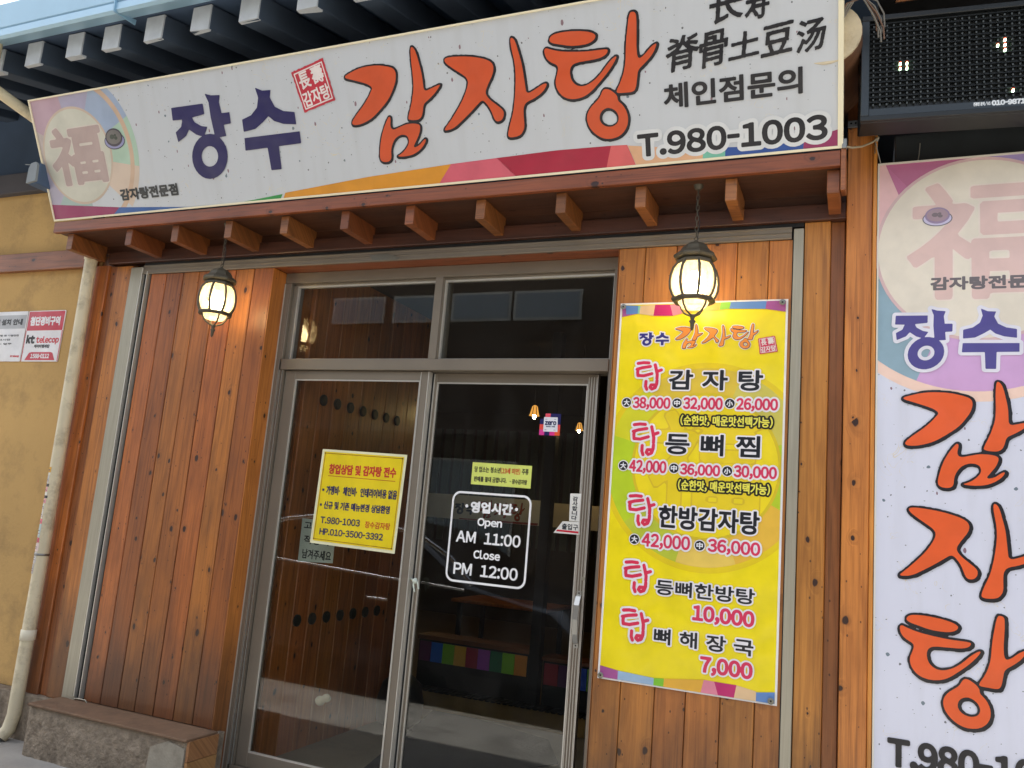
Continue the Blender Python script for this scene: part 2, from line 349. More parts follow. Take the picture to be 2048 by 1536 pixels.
def loops_mb(loops,y,mb=None):
    mb=mb or MB(); 
    if not loops: return mb
    # group each hole with its outer loop
    def area(l): return .5*sum(l[i][0]*l[(i+1)%len(l)][1]-l[(i+1)%len(l)][0]*l[i][1] for i in range(len(l)))
    def inside(p,l):
        c=False; n=len(l)
        for i in range(n):
            (x1,z1),(x2,z2)=l[i],l[(i+1)%n]
            if (z1>p[1])!=(z2>p[1]) and p[0]<(x2-x1)*(p[1]-z1)/(z2-z1)+x1: c=not c
        return c
    A=[(abs(area(l)),l) for l in loops]; A.sort(key=lambda t:-t[0]); groups=[]
    lev=[]
    for k,(ar,l) in enumerate(A):
        if ar<1e-9: continue
        cont=[j for j in range(len(lev)) if inside(l[0],lev[j][0])]
        depth=len(cont)
        if depth%2==0: groups.append([l]); lev.append((l,depth,len(groups)-1))
        else:
            par=[j for j in cont if lev[j][1]==depth-1]
            gi=lev[par[-1]][2] if par else None
            if gi is not None: groups[gi].append(l)
            lev.append((l,depth,gi))
    for g in groups:
        pts=[p for l in g for p in l]; tr=tessellate_polygon([[Vector((p[0],p[1],0)) for p in l] for l in g])
        fs=[]
        for t in tr:
            a,b,c=(pts[i] for i in t); cr=(b[0]-a[0])*(c[1]-a[1])-(b[1]-a[1])*(c[0]-a[0])
            fs.append(tuple(t) if cr>0 else tuple(t)[::-1])
        mb.add([(p[0],y,p[1]) for p in pts],fs)
    return mb
LAY=.0004
def text(s,bx,parent,levels,off=0.0,res=26,org=(0,0),name='lettering',local=True):
    """levels: (grow in metres, colour, layer, part name)"""
    x0,z0,x1,z1=bx; e=fit(glyph_edges(s),(x0-org[0],z0-org[1],x1-org[0],z1-org[1]))
    hgt=z1-z0; h=hgt/res; mx=max(l[0] for l in levels); F=Field((x0-org[0],z0-org[1],x1-org[0],z1-org[1]),h,max(mx,0)+2*h).edges(e)
    for g,col,lay,*nm in levels:
        lps=F.loops(g); groups=[]
        for l in sorted(lps,key=lambda l:min(p[0] for p in l)):
            a,b=min(p[0] for p in l),max(p[0] for p in l)
            if groups and a<groups[-1][0]+hgt*.22: groups[-1][0]=max(groups[-1][0],b); groups[-1][1].append(l)
            else: groups.append([b,[l]])
        for _,ls_ in groups:
            mb=loops_mb(ls_,-off-LAY*lay)
            if mb.v: obj(nm[0] if nm else name,mb,col if not isinstance(col,tuple) else pr(col),parent,local=True)
def shape(polys,parent,levels,off=0.0,h=.004,sm=2,tf=lambda p:p,noise=0.0,strokes=None,name='lettering'):
    """traced outlines (even-odd inside one list entry) joined together"""
    E=[]; allp=[]
    for grp in polys:
        g=[smooth([tf(p) for p in l],sm) if sm else np.array([tf(p) for p in l]) for l in grp]; E.append(g); allp+= [p for l in g for p in l.tolist()]
    for l,r in (strokes or []): allp+=[(tf(p)[0]+s*r,tf(p)[1]+s*r) for p in l for s in (-1,1)]
    a=np.array(allp); bx=(a[:,0].min(),a[:,1].min(),a[:,0].max(),a[:,1].max()); mx=max(l[0] for l in levels)+2*h+.004
    tot=None; F=None
    for g in E:
        F=Field(bx,h,mx)
        for l in g: F.edges(loop_edges(l))
        v=F.val(); tot=v if tot is None else np.minimum(tot,v)
    if strokes:
        F=Field(bx,h,mx)
        for l,r in strokes:
            q=[tf(p) for p in l]
            for (x1,z1),(x2,z2) in zip(q,q[1:]): F.seg(x1,z1,x2,z2,r,False)
        tot=F.d if tot is None else np.minimum(tot,F.d)
    for lv in levels:
        g,col,lay=lv[:3]; nz=noise if len(lv)<5 else lv[4]; sh=lv[5] if len(lv)>5 else (0,0)
        mb=loops_mb(F.loops(g,nz,sh,tot.copy()),-off-LAY*lay)
        if mb.v: obj(lv[3] if len(lv)>3 and lv[3] else name,mb,col if not isinstance(col,tuple) else pr(col),parent,local=True)
def clip(poly,x0,z0,x1,z1):
    def cl(p,ins,cut):
        o=[]
        for a,b in zip(p,p[1:]+p[:1]):
            ia,ib=ins(a),ins(b)
            if ia: o.append(a)
            if ia!=ib: o.append(cut(a,b))
        return o
    def cx(v): return lambda a,b:(v,a[1]+(b[1]-a[1])*(v-a[0])/(b[0]-a[0]))
    def cz(v): return lambda a,b:(a[0]+(b[0]-a[0])*(v-a[1])/(b[1]-a[1]),v)
    p=list(poly)
    for ins,cut in ((lambda q:q[0]>=x0,cx(x0)),(lambda q:q[0]<=x1,cx(x1)),(lambda q:q[1]>=z0,cz(z0)),(lambda q:q[1]<=z1,cz(z1))):
        if p: p=cl(p,ins,cut)
    return p
def flat(polys,parent,rgb,off=0.0,lay=1,name='print_band',c=None,tf=lambda p:p,gloss=.35):
    mb=MB()
    for p in polys:
        p=[tf(q) for q in p]
        if c: p=clip(p,*c)
        if len(p)>2: loops_mb([p],-off-LAY*lay,mb)
    if mb.v: return obj(name,mb,pr(rgb,gloss) if isinstance(rgb,tuple) else rgb,parent,local=True)
def circ(cx,cz,r,n=48,a0=0,a1=360): return [(cx+r*math.cos(R_(a0+(a1-a0)*k/n)),cz+r*math.sin(R_(a0+(a1-a0)*k/n))) for k in range(n+(0 if a1-a0==360 else 1))]
def ringl(cx,cz,r0,r1,n=48): return [circ(cx,cz,r1,n),circ(cx,cz,r0,n)[::-1]]
def rring(loops,parent,rgb,off,lay,name='print_ring'):
    return obj(name,loops_mb(loops,-off-LAY*lay),pr(rgb) if isinstance(rgb,tuple) else rgb,parent,local=True)
def sector(cx,cz,r,a0,a1,n=14): return [(cx,cz)]+[(cx+r*math.cos(R_(a0+(a1-a0)*k/n)),cz+r*math.sin(R_(a0+(a1-a0)*k/n))) for k in range(n+1)]
# ================================================================ MATERIAL SET
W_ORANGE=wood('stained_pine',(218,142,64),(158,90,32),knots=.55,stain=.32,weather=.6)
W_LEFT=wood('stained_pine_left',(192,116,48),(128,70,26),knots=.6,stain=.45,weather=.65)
W_END=wood('pale_pine_ends',(176,130,84),(128,86,48),horiz=True,knots=.2,stain=.3)
W_DARKER=wood('stained_pine_deep',(158,98,50),(104,60,28),knots=.5,stain=.5)
W_GROOVE=wood('pine_groove_shade',(112,56,28),(70,34,18),knots=.2,stain=.6)  # pine darkened to put groove shade into the backing's colour
W_BEAM=wood('stained_pine_beam_shaded',(82,48,34),(52,30,22),horiz=True,knots=.3,stain=.5)  # brown kept extra dark, overhang shade is part of this colour
W_FASCIA=wood('stained_pine_fascia',(150,84,42),(100,54,26),horiz=True,knots=.35,stain=.35)
W_STUB=wood('rafter_pine',(156,94,50),(100,56,28),horiz=True,knots=.2,stain=.4)
W_IN=wood('interior_pine',(196,116,54),(130,70,30),knots=.5,stain=.3)
STEEL=metal('brushed_steel',(176,170,152),.40,metallic=.4)
ALU=paint('bronze_aluminium',(134,124,110),.42,metal=.35,vary=.08)
ALU_L=paint('bright_aluminium_bead',(212,208,198),.35,metal=.5)
ALU_D=paint('dark_channel',(34,34,32),.6)
DARK=paint('dark_paint',(22,22,22),.6)
CREAM=paint('cream_trim',(238,228,196),.4)
OCHRE=paint('ochre_render',(198,160,100),.9,vary=.10,vscale=1.4,bump=.35,bscale=55,dirt=((112,92,64),2.6,.55))
PVC=paint('cream_pvc',(220,208,176),.45,vary=.08,vscale=6,dirt=((128,110,80),7,.7))
CONC=paint('rough_concrete',(150,136,118),.95,vary=.22,vscale=26,bump=1.0,bscale=70,dirt=((84,72,58),6,.8))
CONC2=paint('smooth_concrete_patch',(160,152,136),.9,vary=.1,vscale=14,bump=.3,bscale=90,dirt=((100,92,78),9,.6))
LEDGE=paint('stone_ledge',(122,96,74),.8,vary=.14,vscale=9,bump=.3,dirt=((66,52,42),4,.7))
GROUND=paint('worn_paving',(158,155,149),.92,vary=.12,vscale=4,bump=.35,bscale=50,dirt=((84,80,74),2.2,.7))
ROAD=paint('asphalt',(146,142,135),.95,vary=.15,vscale=30,bump=.4,bscale=90)
GLASS=glass('clear_glass')
SLATE=paint('slate_blue_paint',(66,78,94),.7,vary=.1,vscale=5)
SLATE_D=paint('slate_soffit',(70,88,112),.8,vary=.12,vscale=3)
PALE=paint('pale_grey_paint',(196,200,204),.6,vary=.10,vscale=12)
BLUE=paint('sky_blue_sheet_metal',(160,196,218),.35,metal=.1,vary=.04)
# ================================================================ GROUND AND WALLS
GZ=.06
mb=MB(); mb.add([(-60,-60,0),(60,-60,0),(60,0.9,0),(-60,0.9,0)],[(0,1,2,3)]); obj('ground',mb,ROAD,kind='structure')
mb=MB(); mb.box(-30,30,-1.9,0.12,-.05,GZ); obj('pavement',mb,GROUND,kind='structure')
# left ochre wall
ow=thing('rendered_wall',(-6,.03,GZ),'ochre rendered wall at the left with a timber band across its top','wall')
mb=MB(); mb.box(-10,-4.478,.03,.3,.315,3.5); obj('render',mb,OCHRE,ow)
mb=MB(); mb.box(-10,-4.50,-.012,.029,2.892,3.015); obj('timber_band',mb,W_STUB,ow,bevel=.003,label='brown timber band')
mb=MB(); mb.box(-10,-4.172,-.035,.3,.0,.312); obj('concrete_base',mb,CONC,ow,bevel=.008)
def plank(name,x0,x1,z0,z1,yf,depth,ch,mat,parent):
    mb=MB(); mb.prism([(x0,yf+depth),(x1,yf+depth),(x1,yf+ch),(x1-ch*.8,yf),(x0+ch*.8,yf),(x0,yf+ch)],'z',z0,z1)
    return obj(name,mb,mat,parent)
# left pillar
lp=thing('timber_pillar',(-4.32,.0,.31),'narrow timber-clad pillar between the cream downpipe and the left steel channel','pillar')
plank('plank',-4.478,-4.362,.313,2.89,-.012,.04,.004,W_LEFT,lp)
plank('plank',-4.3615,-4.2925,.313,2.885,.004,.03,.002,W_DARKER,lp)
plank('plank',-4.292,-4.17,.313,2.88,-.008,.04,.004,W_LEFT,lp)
mb=MB(); mb.box(-4.477,-4.17,.035,.12,.313,3.0); obj('backing_board',mb,W_DARKER,lp)
# left siding
ls=thing('timber_siding',(-3.55,.01,.33),'large timber-boarded panel of vertical planks left of the sliding doors','wall panel')
E_=[-4.012,-3.885,-3.752,-3.628,-3.494,-3.352,-3.218,-3.084]
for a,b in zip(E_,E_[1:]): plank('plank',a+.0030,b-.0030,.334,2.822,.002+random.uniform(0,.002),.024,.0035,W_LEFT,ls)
mb=MB(); mb.box(-4.014,-3.09,.0165,.06,.33,2.83); obj('backing_board',mb,W_GROOVE,ls)
mb=MB(); mb.box(-3.0835,-3.079,.001,.165,GZ,2.822); obj('jamb_board',mb,W_ORANGE,ls)
# concrete plinth with ledge
pb=thing('concrete_plinth',(-3.6,-.1,GZ),'rough concrete plinth with a worn stone ledge under the left timber panel','plinth')
def rough_face(x0,x1,z0,z1,y,amp,step=.009):
    nx=int((x1-x0)/step); nz=int((z1-z0)/step); rs=np.random.RandomState(5)
    def octv(k):
        g=rs.rand(nz//k+3,nx//k+3)-.5; jj=np.arange(nz+1)/k; ii=np.arange(nx+1)/k; j0=jj.astype(int); i0=ii.astype(int); fj=(jj-j0)[:,None]; fi=(ii-i0)[None,:]
        return g[j0][:,i0]*(1-fj)*(1-fi)+g[j0+1][:,i0]*fj*(1-fi)+g[j0][:,i0+1]*(1-fj)*fi+g[j0+1][:,i0+1]*fj*fi
    d=amp*(octv(24)*1.4+octv(8)*1.0+octv(3)*.8+octv(1)*.7); m_=MB(); vs=[]; fs=[]
    for j in range(nz+1):
        for i in range(nx+1):
            e=min(1,min(i,nx-i,j+4,nz-j)/3.0); vs.append((x0+(x1-x0)*i/nx,y+d[j,i]*e-(.004*e),z0+(z1-z0)*j/nz))
    for j in range(nz):
        for i in range(nx): a_=j*(nx+1)+i; fs.append((a_,a_+1,a_+nx+2,a_+nx+1))
    m_.add(vs,fs,True); return m_
bm=MB(); bm.box(-4.17,-3.045,-.196,.06,.0,.318); obj('block',bm,CONC,pb)
obj('rough_face',rough_face(-4.17,-3.045,.0,.318,-.200,.009),CONC,pb)
bm=MB(); bm.box(-4.168,-3.036,-.222,.0,.3185,.332); obj('ledge_slab',bm,LEDGE,pb,bevel=.003)
bm=MB(); bm.prism([(-3.29,.03),(-3.05,.03),(-3.05,.285),(-3.16,.305),(-3.27,.26)],'y',-.2115,-.2); obj('cement_patch',bm,CONC2,pb)
for k in range(3):
    z0=.03+k*.098; plank_=MB(); plank_.box(-3.0445,-3.028,-.205,.0,z0,z0+.095); obj('end_board',plank_,W_END,pb)
# stray jamb board continues to the ground
# right siding
rs=thing('timber_siding',(-.67,.01,GZ),'timber-boarded panel behind the yellow menu banner','wall panel')
E_=[-1.064,-.937,-.791,-.661,-.521,-.386,-.2845]
for a,b in zip(E_,E_[1:]): plank('plank',a+.0012,b-.0012,GZ,2.822,.002+random.uniform(0,.002),.022,.003,W_ORANGE,rs)
mb=MB(); mb.box(-1.06,-.28,.0165,.06,GZ,2.83); obj('backing_board',mb,W_GROOVE,rs)
mb=MB(); mb.box(-1.0655,-1.0645,.002,.165,GZ,2.822); obj('jamb_board',mb,W_ORANGE,rs)
# soffit board over the door recess
mb=MB(); mb.box(-3.078,-1.067,.004,.165,2.824,2.84); tag_=obj('head_board',mb,W_FASCIA,label='thin timber board lining the head of the door recess above the transom panes',cat='board')
# steel channels and head track
def steel(x0,x1,x2,side,label):
    t=thing('steel_channel',((x0+x1)/2,-.01,.3),label,'shutter channel','steel shutter channels beside the doors')
    mb=MB(); mb.box(x0,x1,-.012,.004,.3 if side<0 else GZ,2.868); obj('face_plate',mb,STEEL,t,bevel=.0015)
    if side<0:
        mb=MB(); mb.box(x1+.0005,x1+.036,.006,.026,.33,2.84); obj('slot',mb,ALU_D,t)
        mb=MB(); mb.box(x1-.002,x1+.003,-.016,.02,.33,2.862); obj('lip',mb,ALU_L,t)
        mb=MB(); mb.box(x1+.036,x1+.041,-.012,.02,.34,2.84); obj('lip',mb,ALU_L,t)
    else:
        mb=MB(); mb.box(x0-.005,x0-.0005,-.002,.02,GZ,2.86); obj('lip',mb,DARK,t)
    return t
c1=steel(-4.168,-4.070,0,-1,'brushed steel shutter channel with a dark slot at the left timber pillar')
c2=steel(-.2835,-.2425,0,1,'brushed steel shutter channel right of the yellow menu banner')
h=thing('hasp',(-4.03,-.02,.33),'small steel hasp at the foot of the left shutter channel','hasp')
mb=MB(); mb.box(-4.10,-4.06,-.018,-.0125,.318,.352); obj('plate',mb,STEEL,h)
lp_=[(-4.055,.318),(-4.03,.3145),(-3.97,.3145),(-3.955,.328),(-3.97,.342),(-4.03,.342),(-4.055,.338)]
mb=MB(); mb.tube([(x,-.02,z+.002) for x,z in lp_+[lp_[0]]],.004,6); obj('loop',mb,STEEL,h)
tr=thing('head_track',(-2.15,-.01,2.82),'ribbed aluminium shutter track running above the doors and timber panels','track')
mb=MB(); mb.prism([(.003,2.824),(-.010,2.824),(-.012,2.829),(-.009,2.832),(-.009,2.846),(-.013,2.849),(-.009,2.852),(-.009,2.868),(-.014,2.871),(-.014,2.876),(.003,2.876)],'x',-4.066,-.2925); obj('rail',mb,ALU,tr)
mb=MB(); mb.box(-4.066,-.243,-.005,.003,2.877,2.895); obj('gap_shade_strip',mb,DARK,tr)  # dark strip painted for the shaded gap below the header
mb=MB(); mb.add([(-2.42,-.0145,2.83),(-2.27,-.0145,2.826),(-2.25,-.0145,2.835),(-2.33,-.0145,2.862),(-2.44,-.0145,2.858)],[(0,1,2,3,4)]); mb.add([(-2.42,-.0125,2.83),(-2.27,-.0125,2.826),(-2.25,-.0125,2.835),(-2.33,-.0125,2.862),(-2.44,-.0125,2.858)],[(4,3,2,1,0)]); obj('torn_tape',mb,paint('foil_tape',(120,118,108),.4,metal=.4),tr)
# header beam and overhang
hb=thing('header_beam',(-2.2,-.02,2.89),'dark brown stacked timber header above the doors behind the rafter ends','beam')
mb=MB(); mb.box(-4.36,-.0735,-.028,.1,2.8965,2.968); obj('board',mb,W_BEAM,hb,bevel=.003)
mb=MB(); mb.box(-4.50,-.0735,-.012,.1,2.969,3.06); obj('board',mb,W_BEAM,hb,bevel=.003)
ov=thing('timber_overhang',(-2.2,-.15,2.9),'small timber overhang of stub rafters and a fascia board under the main sign','overhang')
mb=MB(); mb.box(-4.532,-.092,-.301,-.272,3.012,3.078); obj('fascia_board',mb,W_FASCIA,ov,bevel=.003)
mb=MB(); mb.box(-4.50,-.092,-.2715,-.0125,3.0125,3.03); obj('soffit_board',mb,W_BEAM,ov)
for x in (-4.448,-3.965,-3.612,-3.228,-2.850,-2.470,-2.090,-1.705,-1.300,-.930,-.543,-.143):
    mb=MB(); mb.box(x,x+.048,-.262,-.0125,2.915,3.012); obj('rafter_end',mb,W_STUB,ov,bevel=.002)
mb=MB(); mb.prism([(-.306,3.085),(-.306,2.905),(-.10,2.965),(-.10,3.085)],'x',-.0915,-.0725); obj('end_board',mb,W_STUB,ov,bevel=.002)
# right pillar and post
rp=thing('timber_pillar',(-.16,.0,GZ),'timber-clad pillar right of the right steel channel with a recessed middle batten','pillar')
plank('plank',-.240,-.1338,GZ,2.894,-.004,.04,.003,W_ORANGE,rp)
plank('plank',-.1332,-.0782,GZ,2.894,.012,.03,.002,W_DARKER,rp)
mb=MB(); mb.box(-.238,-.07,.045,.12,GZ,3.0); obj('backing_board',mb,W_DARKER,rp)
pp_=thing('timber_post',(-.015,-.03,GZ),'orange-stained timber post beside the tall vertical sign','post')
plank('plank',-.0725,.0275,GZ,3.292,-.05,.13,.004,W_ORANGE,pp_)
plank('trim_strip',.0280,.0440,GZ,3.288,-.056,.12,.003,W_ORANGE,pp_)
mb=MB(); mb.box(-.075,.02,.0,.1,3.292,3.75); obj('upper_post',mb,W_DARKER,pp_,bevel=.004,label='darker upper length of the post')
br=thing('perforated_bracket',(-.01,-.05,3.29),'galvanised perforated bracket on top of the orange timber post','bracket')
GALV=metal('galvanised',(150,150,146),.45)
mb=MB(); mb.box(-.073,-.014,-.062,-.0515,3.287,3.318)
mb.box(-.03,.036,-.066,-.0625,3.275,3.302); mb.box(.032,.036,-.062,-.058,3.16,3.30); obj('plate',mb,GALV,br,bevel=.001)
for x,z in ((-.06,3.303),(-.042,3.303),(-.026,3.303),(-.002,3.288),(.018,3.290)):
    mb=MB(); mb.tube([(x,-.0675,z),(x,-.0665,z)],.0045,8); obj('hole',mb,DARK,br)
# ================================================================ DOOR UNIT
fr=thing('door_frame',(-2.07,.12,GZ),'bronze aluminium door frame with two dark transom panes over the sliding doors','door frame')
FY0,FY1=.112,.235
def bar(name,x0,x1,z0,z1,y0=FY0,y1=FY1,mat=None,par=None,bevel=.0015): 
    mb=MB(); mb.box(x0,x1,y0,y1,z0,z1); return obj(name,mb,mat or ALU,par or fr,bevel=bevel)
bar('jamb',-3.0775,-3.0475,.10,2.7625); bar('jamb_rib',-3.0770,-3.0715,.11,2.76,y0=.1085,y1=.1118,mat=ALU_L,bevel=0); bar('jamb_channel',-3.0473,-3.0095,.10,2.2565,y0=.150,y1=.235,mat=ALU_D,bevel=0); bar('jamb',-1.1125,-1.0665,.10,2.7625)
bar('head_rail',-3.0775,-1.0665,2.763,2.823); bar('transom_rail',-3.0315,-1.113,2.257,2.317,y0=.106)
bar('sill',-3.0315,-1.113,.09,.145); bar('mullion',-2.094,-2.050,2.3175,2.7625)
for x,w_ in ((-3.0455,.0022),(-3.0375,.0065),(-3.0255,.0022),(-3.0175,.0050)): bar('track_fin',x,x+w_,.146,2.256,.116,.1495,ALU if w_>.003 else ALU_L,bevel=0)
bar('upper_jamb',-3.0473,-3.032,2.3175,2.7625)
for x in (-1.120,): bar('track_fin',x,x+.0025,.146,2.256,.13,.23,DARK,bevel=0)
def transom(x0,x1):
    g=bar('pane',x0,x1,2.318,2.752,.158,.163,GLASS,bevel=0)
    b=.010
    for a in ((x0,x1,2.742,2.752),(x0,x1,2.318,2.326),(x0,x0+b,2.3262,2.7418),(x1-b,x1,2.3262,2.7418)):
        m=MB(); m.box(a[0],a[1],.142,.1575,a[2],a[3]); obj('glazing_bead',m,ALU_L,g)
transom(-3.006,-2.094+.0); transom(-2.0495,-1.113)
bar('frame_fill',-3.0315,-3.0065,2.3175,2.7625,.135,.175); bar('frame_fill',-3.0315,-1.113,2.7525,2.7628,.135,.175)
def door(x0,x1,y0,y1,sl,sr,label):
    d=thing('sliding_door',((x0+x1)/2,(y0+y1)/2,.15),label,'sliding door','glazed sliding doors of the entrance')
    zb,zt=.147,2.2545
    for a in ((x0,x0+sl,zb,zt),(x1-sr,x1,zb,zt)):
        mb=MB(); mb.box(a[0],a[1],y0,y1,zb,zt); obj('stile',mb,ALU,d,bevel=.0015)
    for z0,z1 in ((2.207,zt),(zb,.218)):
        mb=MB(); mb.box(x0+sl,x1-sr,y0+.002,y1-.002,z0,z1); obj('rail',mb,ALU,d,bevel=.0012)
    ym=(y0+y1)/2
    mb=MB(); mb.box(x0+sl,x1-sr,ym-.0025,ym+.0025,.2182,2.2068); g=obj('pane',mb,GLASS,d)
    b=.007
    for a in ((x0+sl,x1-sr,2.2,2.2068),(x0+sl,x1-sr,.2182,.226),(x0+sl,x0+sl+b,.2262,2.1998),(x1-sr-b,x1-sr,.2262,2.1998)):
        mb=MB(); mb.box(a[0],a[1],ym-.012,ym-.003,a[2],a[3]); obj('gasket',mb,ALU_L,g)
    return d
dl=door(-3.008,-2.090,.130,.162,.070,.046,'left glazed sliding door with the bright yellow notice, in front of its neighbour')
dr=door(-2.112,-1.178,.176,.206,.052,.052,'right glazed sliding door with the opening hours and a bow handle')
mb=MB()
for k in range(4): x=-1.226+k*.013; mb.box(x,x+.003,.172,.1765,.16,2.24)
obj('stile_rib',mb,ALU_L,dr)
mb=MB(); mb.box(-2.089,-2.084,.126,.166,.147,2.2545); obj('stile_edge',mb,ALU_L,dl)
mb=MB(); mb.box(-2.134,-2.130,.1265,.1298,.15,2.25); obj('stile_edge',mb,ALU_L,dl)
mb=MB(); mb.box(-2.0885,-2.0765,.168,.1758,.15,2.25); obj('painted_stile_shadow',mb,ALU_D,dr)  # dark strip painted on the stile as the shadowed gap between doors
mb=MB(); mb.box(-2.0763,-2.0715,.170,.1758,.15,2.25); obj('stile_edge',mb,ALU_L,dr)
mb=MB(); mb.box(-1.1825,-1.1785,.172,.1758,.15,2.25); obj('stile_edge',mb,ALU_L,dr)
hz=[(-1.203,.1745,1.212),(-1.203,.160,1.204),(-1.203,.140,1.165),(-1.203,.134,1.10),(-1.203,.140,1.035),(-1.203,.160,.996),(-1.203,.1745,.988)]
mb=MB()
for (x,y,z),(x2,y2,z2) in zip(hz,hz[1:]):
    mb.add([(x-.012,y,z),(x+.012,y,z),(x2+.012,y2,z2),(x2-.012,y2,z2),(x-.012,y+.005,z),(x+.012,y+.005,z),(x2+.012,y2+.005,z2),(x2-.012,y2+.005,z2)],[(0,3,2,1),(4,5,6,7),(0,4,7,3),(1,2,6,5)])
mb.box(-1.2145,-1.1915,.1705,.1755,1.205,1.228); mb.box(-1.2145,-1.1915,.1705,.1755,.972,.995)
obj('handle',mb,paint('satin_silver',(196,196,190),.3,metal=.8),dr)
for z in (1.218,.982): 
    mb=MB(); mb.tube([(-1.203,.1705,z),(-1.203,.1685,z)],.0035,8); obj('screw',mb,DARK,dr)
mb=MB(); mb.tube([(-1.188,.1755,1.285),(-1.188,.171,1.285)],.009,12); obj('latch_button',mb,STEEL,dr)
kn=thing('tied_cord',(-2.055,.15,1.18),'white cord knotted through the meeting edge of the sliding doors','cord')
mb=MB(); mb.tube([(-2.085,.150,1.195),(-2.06,.135,1.187),(-2.045,.13,1.2),(-2.035,.135,1.175),(-2.03,.14,1.15)],.005,6)
mb.tube([(-2.06,.135,1.187),(-2.055,.128,1.165),(-2.045,.13,1.135)],.004,6); mb.lathe([(.001,-.014),(.012,-.008),(.014,0),(.012,.008),(.001,.014)],(-2.05,.132,1.188),8); obj('knot',mb,paint('cord_white',(214,222,208),.8),kn)
